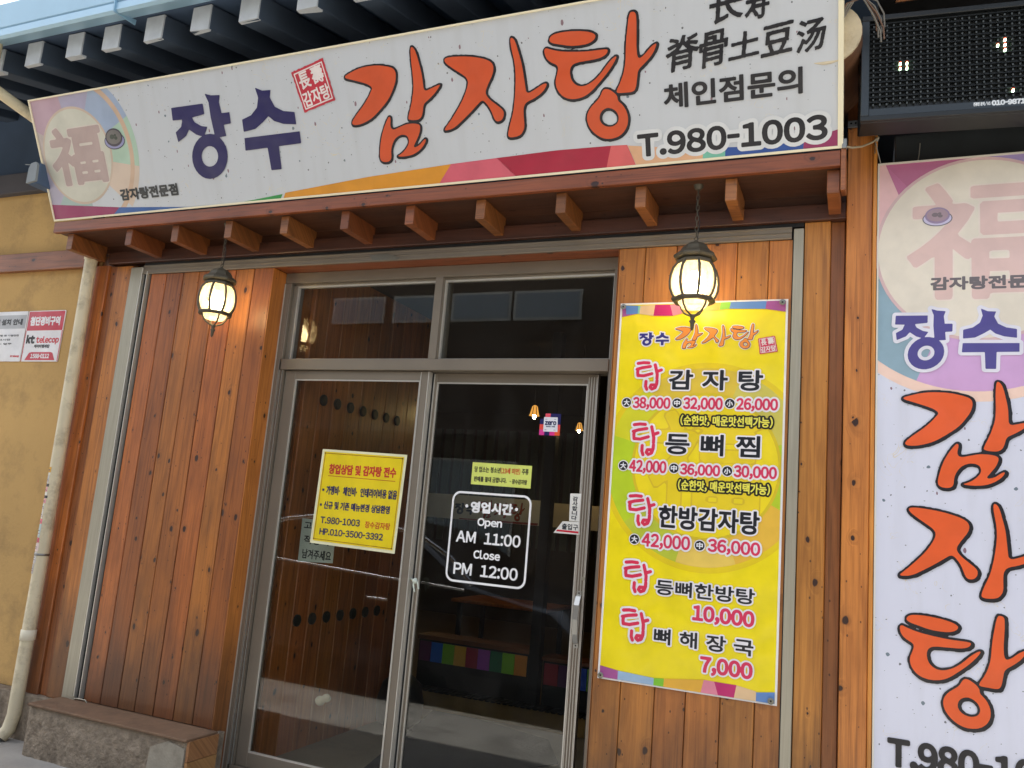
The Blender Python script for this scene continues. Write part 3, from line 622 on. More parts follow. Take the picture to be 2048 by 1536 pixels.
# ================================================================ MAIN SIGN
DATA={'GAM':[[(2.1871,0.5586),(2.2113,0.5673),(2.2678,0.5835),(2.3266,0.5875),(2.3836,0.5838),(2.4385,0.5704),(2.4668,0.5575),(2.4755,0.5334),(2.4674,0.4959),(2.4462,0.4597),(2.4168,0.4203),(2.3734,0.386),(2.3193,0.3484),(2.2777,0.3329),(2.2367,0.3236),(2.1991,0.3252),(2.1928,0.342),(2.225,0.3748),(2.27,0.4097),(2.3048,0.4453),(2.3233,0.4707),(2.3351,0.485),(2.3137,0.5033),(2.2677,0.5208),(2.221,0.5361),(2.1881,0.5466)],[(2.5644,0.6392),(2.5782,0.6395),(2.5934,0.6164),(2.6044,0.5622),(2.612,0.5158),(2.6134,0.4776),(2.6134,0.4356),(2.6531,0.4461),(2.7018,0.459),(2.7026,0.4514),(2.6677,0.4176),(2.6279,0.3917),(2.6033,0.3791),(2.5956,0.3413),(2.5835,0.3193),(2.5618,0.31),(2.5156,0.315),(2.5098,0.3274),(2.5338,0.3794),(2.5491,0.4241),(2.5588,0.4615),(2.5614,0.5147),(2.5604,0.5756)],[(2.4082,0.3481),(2.4191,0.3374),(2.4088,0.2988),(2.4207,0.2816),(2.4554,0.2899),(2.4949,0.3015),(2.5372,0.3009),(2.5689,0.2936),(2.5742,0.2773),(2.5622,0.2432),(2.5396,0.2139),(2.522,0.1878),(2.556,0.1964),(2.5827,0.2214),(2.5988,0.2237),(2.5894,0.201),(2.5627,0.1759),(2.5224,0.1558),(2.474,0.1499),(2.4191,0.155),(2.4577,0.1699),(2.4845,0.1914),(2.5023,0.2176),(2.4981,0.2419),(2.4833,0.2513),(2.4598,0.2537),(2.4293,0.2409),(2.4117,0.2186),(2.3976,0.1878),(2.3967,0.1474),(2.3752,0.1331),(2.3414,0.1362),(2.3273,0.1538),(2.3333,0.1939),(2.3483,0.2491),(2.3697,0.295),(2.3944,0.3322)]],'JA':[[(2.7326,0.5638),(2.7582,0.57),(2.8191,0.5647),(2.8788,0.5552),(2.937,0.5385),(2.9692,0.5211),(2.9799,0.5014),(2.9773,0.4762),(2.9617,0.4489),(2.9417,0.4218),(2.9255,0.3904),(2.944,0.3621),(2.9756,0.3361),(3.0071,0.3101),(3.0116,0.2872),(2.9981,0.2625),(2.9719,0.2579),(2.9586,0.2706),(2.9471,0.3094),(2.9289,0.3415),(2.9078,0.3627),(2.8813,0.3432),(2.843,0.3136),(2.795,0.2808),(2.7468,0.2513),(2.7009,0.2461),(2.6976,0.2565),(2.7282,0.2842),(2.7642,0.3224),(2.8002,0.364),(2.8271,0.406),(2.8447,0.445),(2.8385,0.4681),(2.8104,0.4903),(2.7696,0.518),(2.7373,0.5446)],[(3.0683,0.6068),(3.0825,0.6076),(3.0948,0.5902),(3.1054,0.5459),(3.117,0.4942),(3.1212,0.4504),(3.1247,0.3992),(3.1279,0.3624),(3.1722,0.3789),(3.2064,0.3963),(3.2267,0.3974),(3.2282,0.3864),(3.203,0.357),(3.1603,0.3367),(3.1222,0.3265),(3.1078,0.3061),(3.1054,0.262),(3.107,0.2247),(3.0934,0.1962),(3.0711,0.1835),(3.0285,0.1818),(3.0168,0.1928),(3.0292,0.2329),(3.0511,0.2828),(3.0643,0.3332),(3.0741,0.3909),(3.0812,0.4483),(3.0809,0.5062),(3.0701,0.5651)]],'TANG':[[(3.2494,0.5718),(3.263,0.5908),(3.303,0.5968),(3.3575,0.5944),(3.411,0.5866),(3.4485,0.5757),(3.4666,0.5614),(3.4577,0.5422),(3.4301,0.5302),(3.3914,0.5288),(3.345,0.5325),(3.2989,0.5459),(3.2601,0.5562)],[(3.2222,0.5334),(3.2351,0.5436),(3.2465,0.5371),(3.2968,0.5196),(3.3589,0.5096),(3.4204,0.5026),(3.474,0.5021),(3.5118,0.5003),(3.5149,0.4895),(3.5026,0.474),(3.4715,0.4644),(3.4176,0.4626),(3.3709,0.4619),(3.3468,0.4531),(3.3371,0.4297),(3.3423,0.3937),(3.3641,0.3696),(3.3949,0.3623),(3.4347,0.375),(3.4752,0.4049),(3.5081,0.4423),(3.5438,0.4685),(3.5532,0.4637),(3.5381,0.4383),(3.5055,0.401),(3.4649,0.3642),(3.4239,0.3304),(3.3836,0.3139),(3.3361,0.3124),(3.2975,0.3277),(3.2719,0.3595),(3.2645,0.3963),(3.2777,0.4303),(3.2857,0.4612),(3.2534,0.4761),(3.2311,0.4968)],[(3.6125,0.6274),(3.6274,0.6318),(3.6438,0.6246),(3.6446,0.5859),(3.6421,0.5395),(3.6381,0.4929),(3.6412,0.4416),(3.6652,0.452),(3.6921,0.4786),(3.7183,0.4951),(3.7266,0.4886),(3.7052,0.4492),(3.6678,0.417),(3.6403,0.3974),(3.6348,0.3638),(3.6292,0.33),(3.617,0.3107),(3.5758,0.3122),(3.5419,0.3141),(3.5389,0.3271),(3.5598,0.3594),(3.5771,0.3987),(3.5873,0.4455),(3.5904,0.4996),(3.5991,0.5592)],[(3.4785,0.338),(3.498,0.3426),(3.5274,0.325),(3.5452,0.3053),(3.5454,0.2843),(3.5657,0.2678),(3.5828,0.2377),(3.5883,0.2019),(3.5788,0.1674),(3.5504,0.1383),(3.5113,0.1279),(3.4728,0.1317),(3.4352,0.1537),(3.4062,0.1893),(3.3972,0.2299),(3.4114,0.2642),(3.4405,0.2894),(3.465,0.3078)],[(3.5043,0.2608),(3.5338,0.2433),(3.5457,0.2136),(3.5344,0.1899),(3.5069,0.1807),(3.4765,0.189),(3.4586,0.2124),(3.4628,0.2406),(3.4809,0.2564)]],'JANG':[[(1.0663,0.5375),(1.2872,0.5348),(1.2854,0.4811),(1.1982,0.4733),(1.2102,0.4482),(1.252,0.4235),(1.2916,0.4158),(1.2571,0.3683),(1.2071,0.384),(1.164,0.4151),(1.1375,0.3849),(1.0737,0.3581),(1.068,0.41),(1.1131,0.4347),(1.1289,0.4703),(1.0613,0.4723)],[(1.3098,0.5822),(1.3498,0.5688),(1.4086,0.5635),(1.3949,0.5275),(1.4013,0.4734),(1.4539,0.4727),(1.452,0.416),(1.4033,0.4143),(1.4079,0.3564),(1.3328,0.3535),(1.3246,0.4576),(1.3271,0.5354)]],'JANGo':[[(1.3946,0.2531),(1.3861,0.2279),(1.372,0.2043),(1.3529,0.1837),(1.3298,0.167),(1.3038,0.155),(1.2763,0.1485),(1.2485,0.1479),(1.2219,0.1531),(1.1979,0.164),(1.1777,0.18),(1.1625,0.2003),(1.153,0.2239),(1.1497,0.2494),(1.1527,0.2757),(1.1619,0.3013),(1.1768,0.3249),(1.1965,0.3453),(1.22,0.3616),(1.2461,0.3728),(1.2735,0.3787),(1.3009,0.3788),(1.3268,0.3732),(1.3501,0.3622),(1.3696,0.3465),(1.3844,0.3266),(1.3937,0.3037),(1.3972,0.2788)],[(1.3305,0.2591),(1.3265,0.2476),(1.3199,0.2369),(1.3111,0.2275),(1.3004,0.22),(1.2884,0.2147),(1.2757,0.2118),(1.2629,0.2116),(1.2507,0.2141),(1.2397,0.219),(1.2305,0.2263),(1.2235,0.2355),(1.2191,0.2461),(1.2175,0.2577),(1.2188,0.2695),(1.2229,0.2811),(1.2297,0.2918),(1.2386,0.3011),(1.2494,0.3086),(1.2614,0.3138),(1.2741,0.3165),(1.2868,0.3166),(1.2988,0.3141),(1.3097,0.3091),(1.3188,0.3018),(1.3257,0.2928),(1.33,0.2823),(1.3317,0.2709)]],'SU':[[(1.6409,0.5725),(1.6839,0.5523),(1.7376,0.5491),(1.7252,0.514),(1.7482,0.4655),(1.797,0.4391),(1.8642,0.4274),(1.8635,0.3668),(1.7853,0.3777),(1.7296,0.398),(1.6989,0.425),(1.6587,0.3998),(1.6031,0.3716),(1.5264,0.365),(1.5281,0.4267),(1.5895,0.4413),(1.6351,0.4743),(1.6527,0.5226)],[(1.5245,0.3341),(1.8783,0.3318),(1.8772,0.2731),(1.5179,0.2704)],[(1.6632,0.284),(1.7371,0.2853),(1.7321,0.1569),(1.6659,0.1575)]],'band1':[('magenta',[(0.0068,0.0995),(0.5483,0.0459),(0.4649,-0.0092),(0.0036,-0.0042)]),('blue',[(0.5483,0.0459),(1.0583,0.0125),(1.4367,0.01),(1.4176,-0.0086),(1.4,-0.0255),(0.4649,-0.0092)]),('green',[(1.4367,0.01),(1.7137,0.032),(1.6762,-0.0182),(1.4,-0.0255)])],'band2':[('orange',[(1.7316,0.0367),(2.2479,0.0743),(2.7144,0.0944),(2.6231,-0.0097),(2.1328,-0.013),(1.6995,-0.0155)]),('pink',[(2.7144,0.0944),(2.9514,0.1),(2.9995,0.061),(3.0574,-0.0071),(2.6231,-0.0097)]),('crimson',[(2.9514,0.1),(3.2474,0.1062),(3.5019,0.1013),(3.4717,-0.0054),(3.0574,-0.0071)]),('coral',[(3.5019,0.1013),(3.5748,0.0978),(3.6148,-0.0048),(3.4717,-0.0054)])],'band3':[('tan',[(3.5777,0.0949),(3.9015,0.0472),(3.8956,0.0003),(3.6139,-0.0002)]),('teal',[(3.9015,0.0472),(3.9911,0.0469),(3.9899,0.0001),(3.8956,0.0003)]),('royal',[(3.9911,0.0469),(4.1528,0.0369),(4.3011,0.0425),(4.2969,-0.0039),(3.9899,0.0001)]),('magenta',[(4.3011,0.0425),(4.3829,0.0621),(4.4387,0.076),(4.4407,-0.0032),(4.2969,-0.0039)])],'TAP':[([(-0.9391,2.2707),(-0.9136,2.2742),(-0.89,2.2729)],11),([(-0.9422,2.2436),(-0.919,2.2505),(-0.8824,2.2567)],11),([(-0.9375,2.2437),(-0.9394,2.2301),(-0.9372,2.2146),(-0.9101,2.2135),(-0.8739,2.2238)],10),([(-0.8608,2.2642),(-0.8542,2.2407),(-0.8491,2.2206),(-0.8494,2.2019)],10),([(-0.8498,2.234),(-0.8316,2.2408)],10),([(-0.8986,2.1881),(-0.8994,2.1666),(-0.8933,2.152)],10),([(-0.8489,2.1926),(-0.8494,2.1772),(-0.8551,2.1605)],9),([(-0.8964,2.172),(-0.8745,2.1749)],1),([(-0.8578,2.1725),(-0.8744,2.1723),(-0.8791,2.1615),(-0.87,2.1537),(-0.857,2.1592),(-0.8531,2.1725)],9)]}
MENU={'jangsu': (-0.9403, 2.353, -0.8047, 2.4159), 'logo': (-0.7766, 2.3369, -0.4193, 2.4486), 'seal': [(-0.4188, 2.3813), (-0.3497, 2.3934), (-0.3358, 2.3228), (-0.4093, 2.3122)], 'tap': [(-0.9471, 2.1468, -0.8233, 2.2725), (-0.9482, 1.8523, -0.8232, 1.9927), (-0.9478, 1.5469, -0.824, 1.6746), (-0.9487, 1.2611, -0.8241, 1.3883), (-0.9482, 1.0591, -0.8246, 1.1853)], '감 자 탕': (-0.793, 2.1544, -0.3949, 2.2393), '등 뼈 찜': (-0.7946, 1.8685, -0.3979, 1.9563), '한방감자탕': (-0.8073, 1.5489, -0.3901, 1.6406), '등뼈한방탕': (-0.8054, 1.2666, -0.3982, 1.3265), '뼈 해 장 국': (-0.8012, 1.064, -0.3972, 1.1254), 'note1': (-0.7341, 1.9956, -0.349, 2.04), 'note2': (-0.7312, 1.7131, -0.3516, 1.758), 'prices': [('38,000', (-0.9512, 2.0615, -0.7856, 2.1144)), ('32,000', (-0.7248, 2.0624, -0.5589, 2.1173)), ('26,000', (-0.4973, 2.0648, -0.331, 2.1181)), ('42,000', (-0.9512, 1.7762, -0.7887, 1.832)), ('36,000', (-0.7243, 1.7763, -0.5583, 1.8257)), ('30,000', (-0.4973, 1.7773, -0.3273, 1.8297)), ('42,000', (-0.8761, 1.4556, -0.6712, 1.516)), ('36,000', (-0.5921, 1.4583, -0.3838, 1.5149)), ('10,000', (-0.6428, 1.1718, -0.3986, 1.2364)), ('7,000', (-0.6027, 0.9688, -0.399, 1.0351))], 'dots': [('大', (-0.9819, 2.0902)), ('中', (-0.754, 2.0923)), ('小', (-0.5269, 2.0951)), ('大', (-0.98, 1.8053)), ('中', (-0.7534, 1.805)), ('小', (-0.5263, 1.8046)), ('大', (-0.9106, 1.4875)), ('中', (-0.628, 1.4844))], 'topband': [('purple', [(-1.0312, 2.5456), (-1.0152, 2.5452), (-0.954, 2.504), (-1.0277, 2.4896)]), ('blue2', [(-1.0152, 2.5452), (-0.9548, 2.5408), (-0.9554, 2.504), (-1.009, 2.5004)]), ('teal', [(-0.9548, 2.5408), (-0.9445, 2.5406), (-0.9471, 2.5025), (-0.9554, 2.504)]), ('tan', [(-0.9445, 2.5406), (-0.8759, 2.5436), (-0.8819, 2.4921), (-0.9471, 2.5025)]), ('magenta', [(-0.8759, 2.5436), (-0.8075, 2.5431), (-0.7929, 2.4902), (-0.8819, 2.4921)]), ('pink', [(-0.8075, 2.5431), (-0.7513, 2.5436), (-0.7524, 2.4995), (-0.7929, 2.4902)]), ('orange', [(-0.7513, 2.5436), (-0.5833, 2.5458), (-0.5883, 2.5125), (-0.7524, 2.4995)]), ('green2', [(-0.5833, 2.5458), (-0.5391, 2.5479), (-0.5442, 2.5167), (-0.5883, 2.5125)]), ('blue2', [(-0.5391, 2.5479), (-0.3875, 2.5482), (-0.3925, 2.5123), (-0.5442, 2.5167)]), ('purple', [(-0.3875, 2.5482), (-0.3061, 2.5497), (-0.3077, 2.4979), (-0.3925, 2.5123)])], 'botband': [('purple', [(-1.0299, 0.9415), (-0.9496, 0.9307), (-0.9494, 0.8889), (-1.0278, 0.887)]), ('lblue', [(-0.9496, 0.9307), (-0.7943, 0.9224), (-0.7948, 0.8899), (-0.9494, 0.8889)]), ('green2', [(-0.7943, 0.9224), (-0.7514, 0.9265), (-0.7532, 0.8889), (-0.7948, 0.8899)]), ('orange', [(-0.7514, 0.9265), (-0.5873, 0.9454), (-0.5994, 0.8908), (-0.7532, 0.8889)]), ('pink', [(-0.5873, 0.9454), (-0.5454, 0.9445), (-0.5274, 0.8913), (-0.5994, 0.8908)]), ('magenta', [(-0.5454, 0.9445), (-0.4571, 0.9436), (-0.4657, 0.8917), (-0.5274, 0.8913)]), ('tan', [(-0.4571, 0.9436), (-0.3798, 0.931), (-0.38, 0.8919), (-0.4657, 0.8917)]), ('blue2', [(-0.3797, 0.9276), (-0.3074, 0.9385), (-0.3081, 0.8929), (-0.38, 0.8919)])], 'coin': [(-0.6315, 2.2549), (-0.6291, 1.3915), (-1.0357, 1.8371)]}
SW,SH=4.448,.703; TH=math.atan2(.30,.636)
sg=thing('shop_sign',(-4.532,-.30,3.084),'long white shop sign leaning out over the doors with orange brush lettering','sign',rot=(TH,0,0))
def paper(name,tone=(200,204,208),rough=.28):
    m,nt,p=base(name); tc=N(nt,'ShaderNodeTexCoord'); col=lin(tone)
    sp=N(nt,'ShaderNodeSeparateXYZ'); L(nt,tc.outputs['Object'],sp.inputs[0]); cb=N(nt,'ShaderNodeCombineXYZ'); L(nt,sp.outputs[0],cb.inputs[0]); L(nt,sp.outputs[2],cb.inputs[1])
    c=col
    for sc_,thr,colr,st,thr_ in ((17,.032,(58,60,62),(1,1,1),.80),(11,.05,(116,60,76),(1.5,.8,1),.85),(7,.028,(60,92,104),(1,1,1),.7),(30,.040,(110,114,110),(1,1.6,1),.86)):
        mp=N(nt,'ShaderNodeMapping'); mp.inputs['Scale'].default_value=st; mp.inputs['Rotation'].default_value=(0,0,sc_*.7); L(nt,cb.outputs[0],mp.inputs[0])
        nz=N(nt,'ShaderNodeTexNoise'); nz.inputs['Scale'].default_value=90; nz.inputs['Detail'].default_value=1; L(nt,mp.outputs[0],nz.inputs['Vector'])
        ad=N(nt,'ShaderNodeVectorMath',operation='MULTIPLY_ADD'); L(nt,nz.outputs['Color'],ad.inputs[0]); ad.inputs[1].default_value=(.006,.006,0); L(nt,mp.outputs[0],ad.inputs[2])
        v=N(nt,'ShaderNodeTexVoronoi',voronoi_dimensions='2D'); v.inputs['Scale'].default_value=sc_; L(nt,ad.outputs[0],v.inputs['Vector'])
        s2=N(nt,'ShaderNodeSeparateColor'); L(nt,v.outputs['Color'],s2.inputs[0])
        f=math_(nt,'MULTIPLY',math_(nt,'LESS_THAN',v.outputs['Distance'],math_(nt,'MULTIPLY',s2.outputs[1],thr*2.2)),math_(nt,'GREATER_THAN',s2.outputs[0],thr_))
        c=mixc(nt,math_(nt,'MULTIPLY',f,.8),c,lin(colr))
    n=N(nt,'ShaderNodeTexNoise'); n.inputs['Scale'].default_value=7; n.inputs['Detail'].default_value=2; n.inputs['Distortion'].default_value=2.5; L(nt,cb.outputs[0],n.inputs['Vector'])
    band=math_(nt,'LESS_THAN',math_(nt,'ABSOLUTE',math_(nt,'SUBTRACT',n.outputs[0],.58)),.0035)
    n2=N(nt,'ShaderNodeTexNoise'); n2.inputs['Scale'].default_value=5; L(nt,cb.outputs[0],n2.inputs['Vector'])
    c=mixc(nt,math_(nt,'MULTIPLY',math_(nt,'MULTIPLY',band,ramp(nt,n2.outputs[0],[(.52,(0,0,0,1)),(.6,(1,1,1,1))])),.55),c,lin((226,206,150)))
    mp2=N(nt,'ShaderNodeMapping'); mp2.inputs['Scale'].default_value=(9,1.1,1); L(nt,cb.outputs[0],mp2.inputs[0]); n4=N(nt,'ShaderNodeTexNoise'); n4.inputs['Scale'].default_value=1.6; n4.inputs['Detail'].default_value=8; L(nt,mp2.outputs[0],n4.inputs['Vector'])
    c=mixc(nt,ramp(nt,n4.outputs[0],[(.48,(0,0,0,1)),(.8,(.14,.14,.14,1))]),c,lin((150,148,138)))
    L(nt,c,p.inputs['Base Color']); p.inputs['Roughness'].default_value=rough; return m
PAPER=paper('flecked_sign_sheet'); PAPER_V=paper('flecked_sign_sheet_vertical',(222,224,238),.14)
mb=MB(); mb.box(.002,SW-.002,.0,.06,.002,SH-.002); obj('panel',mb,PAPER,sg,local=True)
for a in ((0,SW,-.01,0.011),(0,SW,SH-.009,SH),):
    mb=MB(); mb.box(a[0],a[1],-.008,.062,max(a[2],0),a[3]); obj('edge_trim',mb,CREAM,sg,local=True,bevel=.001)
for a in ((0,.009),(SW-.020,SW)):
    mb=MB(); mb.box(a[0],a[1],-.008,.062,.0112,SH-.0092); obj('edge_trim',mb,CREAM,sg,local=True,bevel=.001)
CL=(.009,.011,SW-.02,SH-.009)
# faded round emblem at the left
cx,cz=.300,.357
# pastel wedges
WED=[(190,150,168,100,150),(168,160,190,62,100),(150,172,204,22,62),(172,208,178,-12,22),(222,196,170,-42,-12),(212,152,152,-82,-42),(160,186,180,-130,-82),(178,170,196,-165,-130),(196,178,172,150,195)]
for r,g,b,a0,a1 in WED:
    r,g,b=[int(v*.75+186*.25) for v in (r,g,b)]
    big=sector(cx,cz,.47 if -60<(a0+a1)/2<90 else 1.0,a0,a1)
    flat([clip(big,.009,.011,.80,SH-.009)] if -60<(a0+a1)/2<90 else [clip(clip(big,.009,.011,.34,SH-.009),*CL)],sg,(r,g,b),0,1,'print_wedge',c=CL)
mb=loops_mb([clip(circ(cx,cz,.435,64,-62,76)+circ(cx,cz,.405,64,-62,76)[::-1],*CL)],-LAY*2); obj('print_ring',mb,pr((206,176,150)),sg,local=True)
flat([circ(cx,cz,.275,56)],sg,(204,184,164),0,2,'print_ring'); flat([circ(cx,cz,.262,56)],sg,(206,204,188),0,3,'print_disc')
text('福',(.095,.205,.505,.515),sg,[(.017,(214,204,192),4),(.011,(182,160,154),5)],res=44,name='faded_character')
def band(items): 
    for nme,p in items:
        flat([p],sg,{'magenta':(150,44,94),'blue':(52,96,160),'green':(56,152,76),'orange':(222,150,44),'pink':(214,98,114),'crimson':(172,36,62),'coral':(218,100,100),'tan':(226,176,136),'teal':(118,190,166),'royal':(36,78,152)}[nme],0,4,'print_band',c=CL)
band(DATA['band1']+DATA['band2']+DATA['band3'])
# bowl of soup printed beside the emblem
def bowl(parent,cx,cz,s,off,lay,tone=0):
    flat([circ(0,0,1,28)],parent,(70,72,84) if not tone else (112,108,116),off,lay,'print_bowl',tf=lambda p:(cx+p[0]*s*1.04,cz-.25*s+p[1]*s*.62))
    flat([circ(0,0,1,28)],parent,(150,150,190) if not tone else (214,206,232),off,lay+1,'print_bowl',tf=lambda p:(cx+p[0]*s*.97,cz-.25*s+p[1]*s*.55))
    flat([circ(0,0,1,28)],parent,(70,62,74) if not tone else (158,138,170),off,lay+2,'print_bowl',tf=lambda p:(cx+p[0]*s*.86,cz+p[1]*s*.66))
    flat([circ(0,0,1,28)],parent,(112,108,104) if not tone else (176,150,158),off,lay+3,'print_bowl',tf=lambda p:(cx+p[0]*s*.74,cz+.03*s+p[1]*s*.52))
    flat([circ(-.2,.1,.3,10),circ(.25,-.1,.22,9),circ(.2,.25,.16,8)],parent,(62,70,60) if not tone else (130,116,120),off,lay+4,'print_bowl',tf=lambda p:(cx+p[0]*s*.8,cz+p[1]*s*.6))
bowl(sg,.612,.43,.075,0,4)
NAVY=(36,32,88); ORG_=(212,86,44); INK=(28,28,34)
def logo(which,parent,tf,s,off,lay,fill=ORG_,ink=INK,halo=None,h=None):
    G=DATA[which]; polys=[[l] for l in G]
    if which=='TANG': polys=[[G[0]],[G[1]],[G[2]],[G[3],G[4]]]
    h=h or .0042*s
    lv=[(.0085*s,ink,lay,'brush_outline',.0010*s,(.0022*s,-.0022*s)),(-.0015*s,fill,lay+1,'brush_letter',0)]
    if halo: lv=[(.020*s,halo,lay-1,'letter_halo',0)]+lv
    shape(polys,parent,lv,off,h=h,sm=2,tf=tf)
for wch in ('GAM','JA','TANG'): logo(wch,sg,lambda p:p,1.0,0,6)
shape([[DATA['JANG'][0]],[DATA['JANG'][1]],DATA['JANGo']],sg,[(0,NAVY,6,'letter')],0,h=.004,sm=0)
shape([[l] for l in DATA['SU']],sg,[(0,NAVY,6,'letter')],0,h=.004,sm=0)
# red seal
def seal(parent,Q4,off,lay,w=(236,226,222),r=(196,50,66),rough=.004):
    a,b,c,d=[Vector((p[0],p[1])) for p in Q4]  # TL TR BR BL
    tf=lambda p:tuple(a.lerp(b,p[0]).lerp(d.lerp(c,p[0]),1-p[1]))
    side=(b-a).length
    shape([[[(0,0),(1,0),(1,1),(0,1)]]],parent,[(0,r,lay,'seal',rough*side*3,(0,0))],off,h=side/45,sm=0,tf=tf)
    E=[]
    for s,bx in (('長',(.14,.52,.46,.90)),('壽',(.54,.52,.88,.92)),('감자탕',(.10,.10,.90,.44))):
        e=fit(glyph_edges(s),bx); o=e.copy()
        for i in range(len(e)):
            p=tf((e[i,0],e[i,1])); q=tf((e[i,2],e[i,3])); o[i]=(*p,*q)
        E.append(o)
    e=np.vstack(E); bx=(e[:,[0,2]].min(),e[:,[1,3]].min(),e[:,[0,2]].max(),e[:,[1,3]].max()); F=Field(bx,side/75,side*.03).edges(e)
    obj('seal_lettering',loops_mb(F.loops(side*.010),-off-LAY*(lay+1)),pr(w),parent,local=True)
    ring=[tf(p) for p in ((.055,.055),(.945,.055),(.945,.945),(.055,.945))]; ring2=[tf(p) for p in ((.085,.085),(.915,.085),(.915,.915),(.085,.915))]
    rring([ring,ring2],parent,w,off,lay+1,'seal_line')
seal(sg,[(1.8779,.6142),(2.076,.6561),(2.1175,.4555),(1.9254,.4164)],0,6)
text('감자탕전문점',(.578,.0830,1.0071,.1430),sg,[(.0035,(44,48,50),7)])
text('체인점문의',(3.7466,.2279,4.2944,.3227),sg,[(.0036,INK,7)],res=44)
text('T.980-1003',(3.6250,.0440,4.3860,.1325),sg,[(.021,(220,222,222),6,'letter_halo'),(.0048,INK,7)],res=44)
for s,bx in {'土':(4.0206,.3907,4.1351,.4841),'寿':(4.0863,.5267,4.1753,.6541),'汤':(4.2784,.3795,4.3787,.4944),'脊':(3.7595,.3742,3.8935,.5065),'豆':(4.1471,.3851,4.2607,.4956),'长':(3.9449,.5345,4.0745,.6663),'骨':(3.8979,.373,4.0074,.505)}.items():
    # brush-written characters: slanted upward to the right
    e=fit(glyph_edges(s),bx); mx_=(bx[0]+bx[2])/2
    for i,j in ((0,1),(2,3)): e[:,j]=e[:,j]+(e[:,i]-mx_)*.10; e[:,i]=e[:,i]+(e[:,j]-bx[1])*.10-.005
    F=Field(bx,.0028,.03).edges(e); obj('brush_character',loops_mb(F.loops(.0027,.0010),-LAY*7),pr(INK),sg,local=True)
# ================================================================ MENU BANNER
mn=thing('menu_banner',(-1.0393,-.004,.887),'yellow menu banner with red prices hung on the timber right of the doors','banner')
MO=(-1.0393,.887); MW,MH=.7398,1.668
mb=MB(); mb.box(0,MW,-.0008,.0008,0,MH); obj('sheet',mb,pr((244,240,236),.3),mn,local=True)
t2=lambda p:(p[0]-MO[0],p[1]-MO[1]); MC=(.009,.007,MW-.009,MH-.008)
YL=(250,228,20)
obj('print_ground',loops_mb([[(MC[0],MC[1]),(MC[2],MC[1]),(MC[2],MC[3]),(MC[0],MC[3])]],-.0008-LAY),pr(YL,.3),mn,local=True)
mcx,mcz=-.625-MO[0],1.823-MO[1]
rring([clip(circ(mcx,mcz,.452,72),*MC)],mn,(238,210,26),.0008,2,'print_disc')
for r,g,b,a0,a1 in [(226,196,60,70,128),(214,202,90,18,70),(190,214,44,-28,18),(238,190,66,-70,-28),(240,206,96,-104,-70),(196,206,60,-142,-104),(192,216,40,-196,-142),(222,218,40,128,164)]:
    flat([sector(mcx,mcz,.428,a0,a1)],mn,(r,g,b),.0008,3,'print_wedge',c=MC)
rring([clip(circ(mcx,mcz,.318,64),*MC)],mn,(222,196,40),.0008,4,'print_disc'); rring([clip(circ(mcx,mcz,.306,64),*MC)],mn,(246,222,30),.0008,5,'print_disc')
text('福',(-.85-MO[0],1.60-MO[1],-.40-MO[0],2.05-MO[1]),mn,[(.017,(226,194,44),6),(.011,(240,212,34),7)],off=.0008,res=30,name='faded_character')
MB_={'purple':(170,88,150),'blue2':(98,140,200),'lblue':(160,190,218),'teal':(140,206,180),'tan':(232,196,150),'magenta':(196,40,110),'pink':(232,140,160),'orange':(236,180,62),'green2':(132,204,54)}
for k in ('topband','botband'):
    for q_,(nme,p) in enumerate(MENU[k]): flat([p],mn,MB_[nme],.0008,8+.35*q_,'print_band',c=MC,tf=t2)
def sub(b,o=MO): return (b[0]-o[0],b[1]-o[1],b[2]-o[0],b[3]-o[1])
WH=(240,236,240); RED=(222,48,84)
MM=MENU
def tfm(which,box):
    pts=[p for l in DATA[which] for p in l]
    return pts
# little brush logo
lg=[p for k in ('GAM','JA','TANG') for l in DATA[k] for p in l]; lx0,lx1=min(p[0] for p in lg),max(p[0] for p in lg); lz0,lz1=min(p[1] for p in lg),max(p[1] for p in lg)
bx=sub(MM['logo']); s_=(bx[2]-bx[0])/(lx1-lx0)
tfl=lambda p:(bx[0]+(p[0]-lx0)*s_,bx[1]+(p[1]-lz0)*(bx[3]-bx[1])/(lz1-lz0))
for k in ('GAM','JA','TANG'): logo(k,mn,tfl,s_*1.05,.0008,10,fill=(244,150,60),ink=(92,50,40),halo=WH,h=.0016)
jg=[p for k in ('JANG','SU') for l in DATA[k] for p in l]+DATA['JANGo'][0]; jx0,jx1=min(p[0] for p in jg),max(p[0] for p in jg); jz0,jz1=min(p[1] for p in jg),max(p[1] for p in jg)
bj=sub(MM['jangsu']); tfj=lambda p:(bj[0]+(p[0]-jx0)/(jx1-jx0)*(bj[2]-bj[0]),bj[1]+(p[1]-jz0)/(jz1-jz0)*(bj[3]-bj[1]))
shape([[DATA['JANG'][0]],[DATA['JANG'][1]],DATA['JANGo'],*[[l] for l in DATA['SU']]],mn,[(.006,WH,9,'letter_halo'),(.0006,(48,44,130),10,'letter')],.0008,h=.0015,sm=0,tf=tfj)
seal(mn,[t2(p) for p in MM['seal']],.0008,10,r=(214,48,86))
TP=DATA['TAP']; T0=MM['tap'][0]
for b in MM['tap']:
    tft=lambda p,b=b:(b[0]-MO[0]+(p[0]-T0[0])/(T0[2]-T0[0])*(b[2]-b[0]),b[1]-MO[1]+(p[1]-T0[1])/(T0[3]-T0[1])*(b[3]-b[1]))
    shape([],mn,[(.0085,WH,10,'letter_halo'),(0,RED,11,'brush_letter')],.0008,h=.0016,tf=tft,strokes=[(l,.0072) for l,r in TP if r>5])
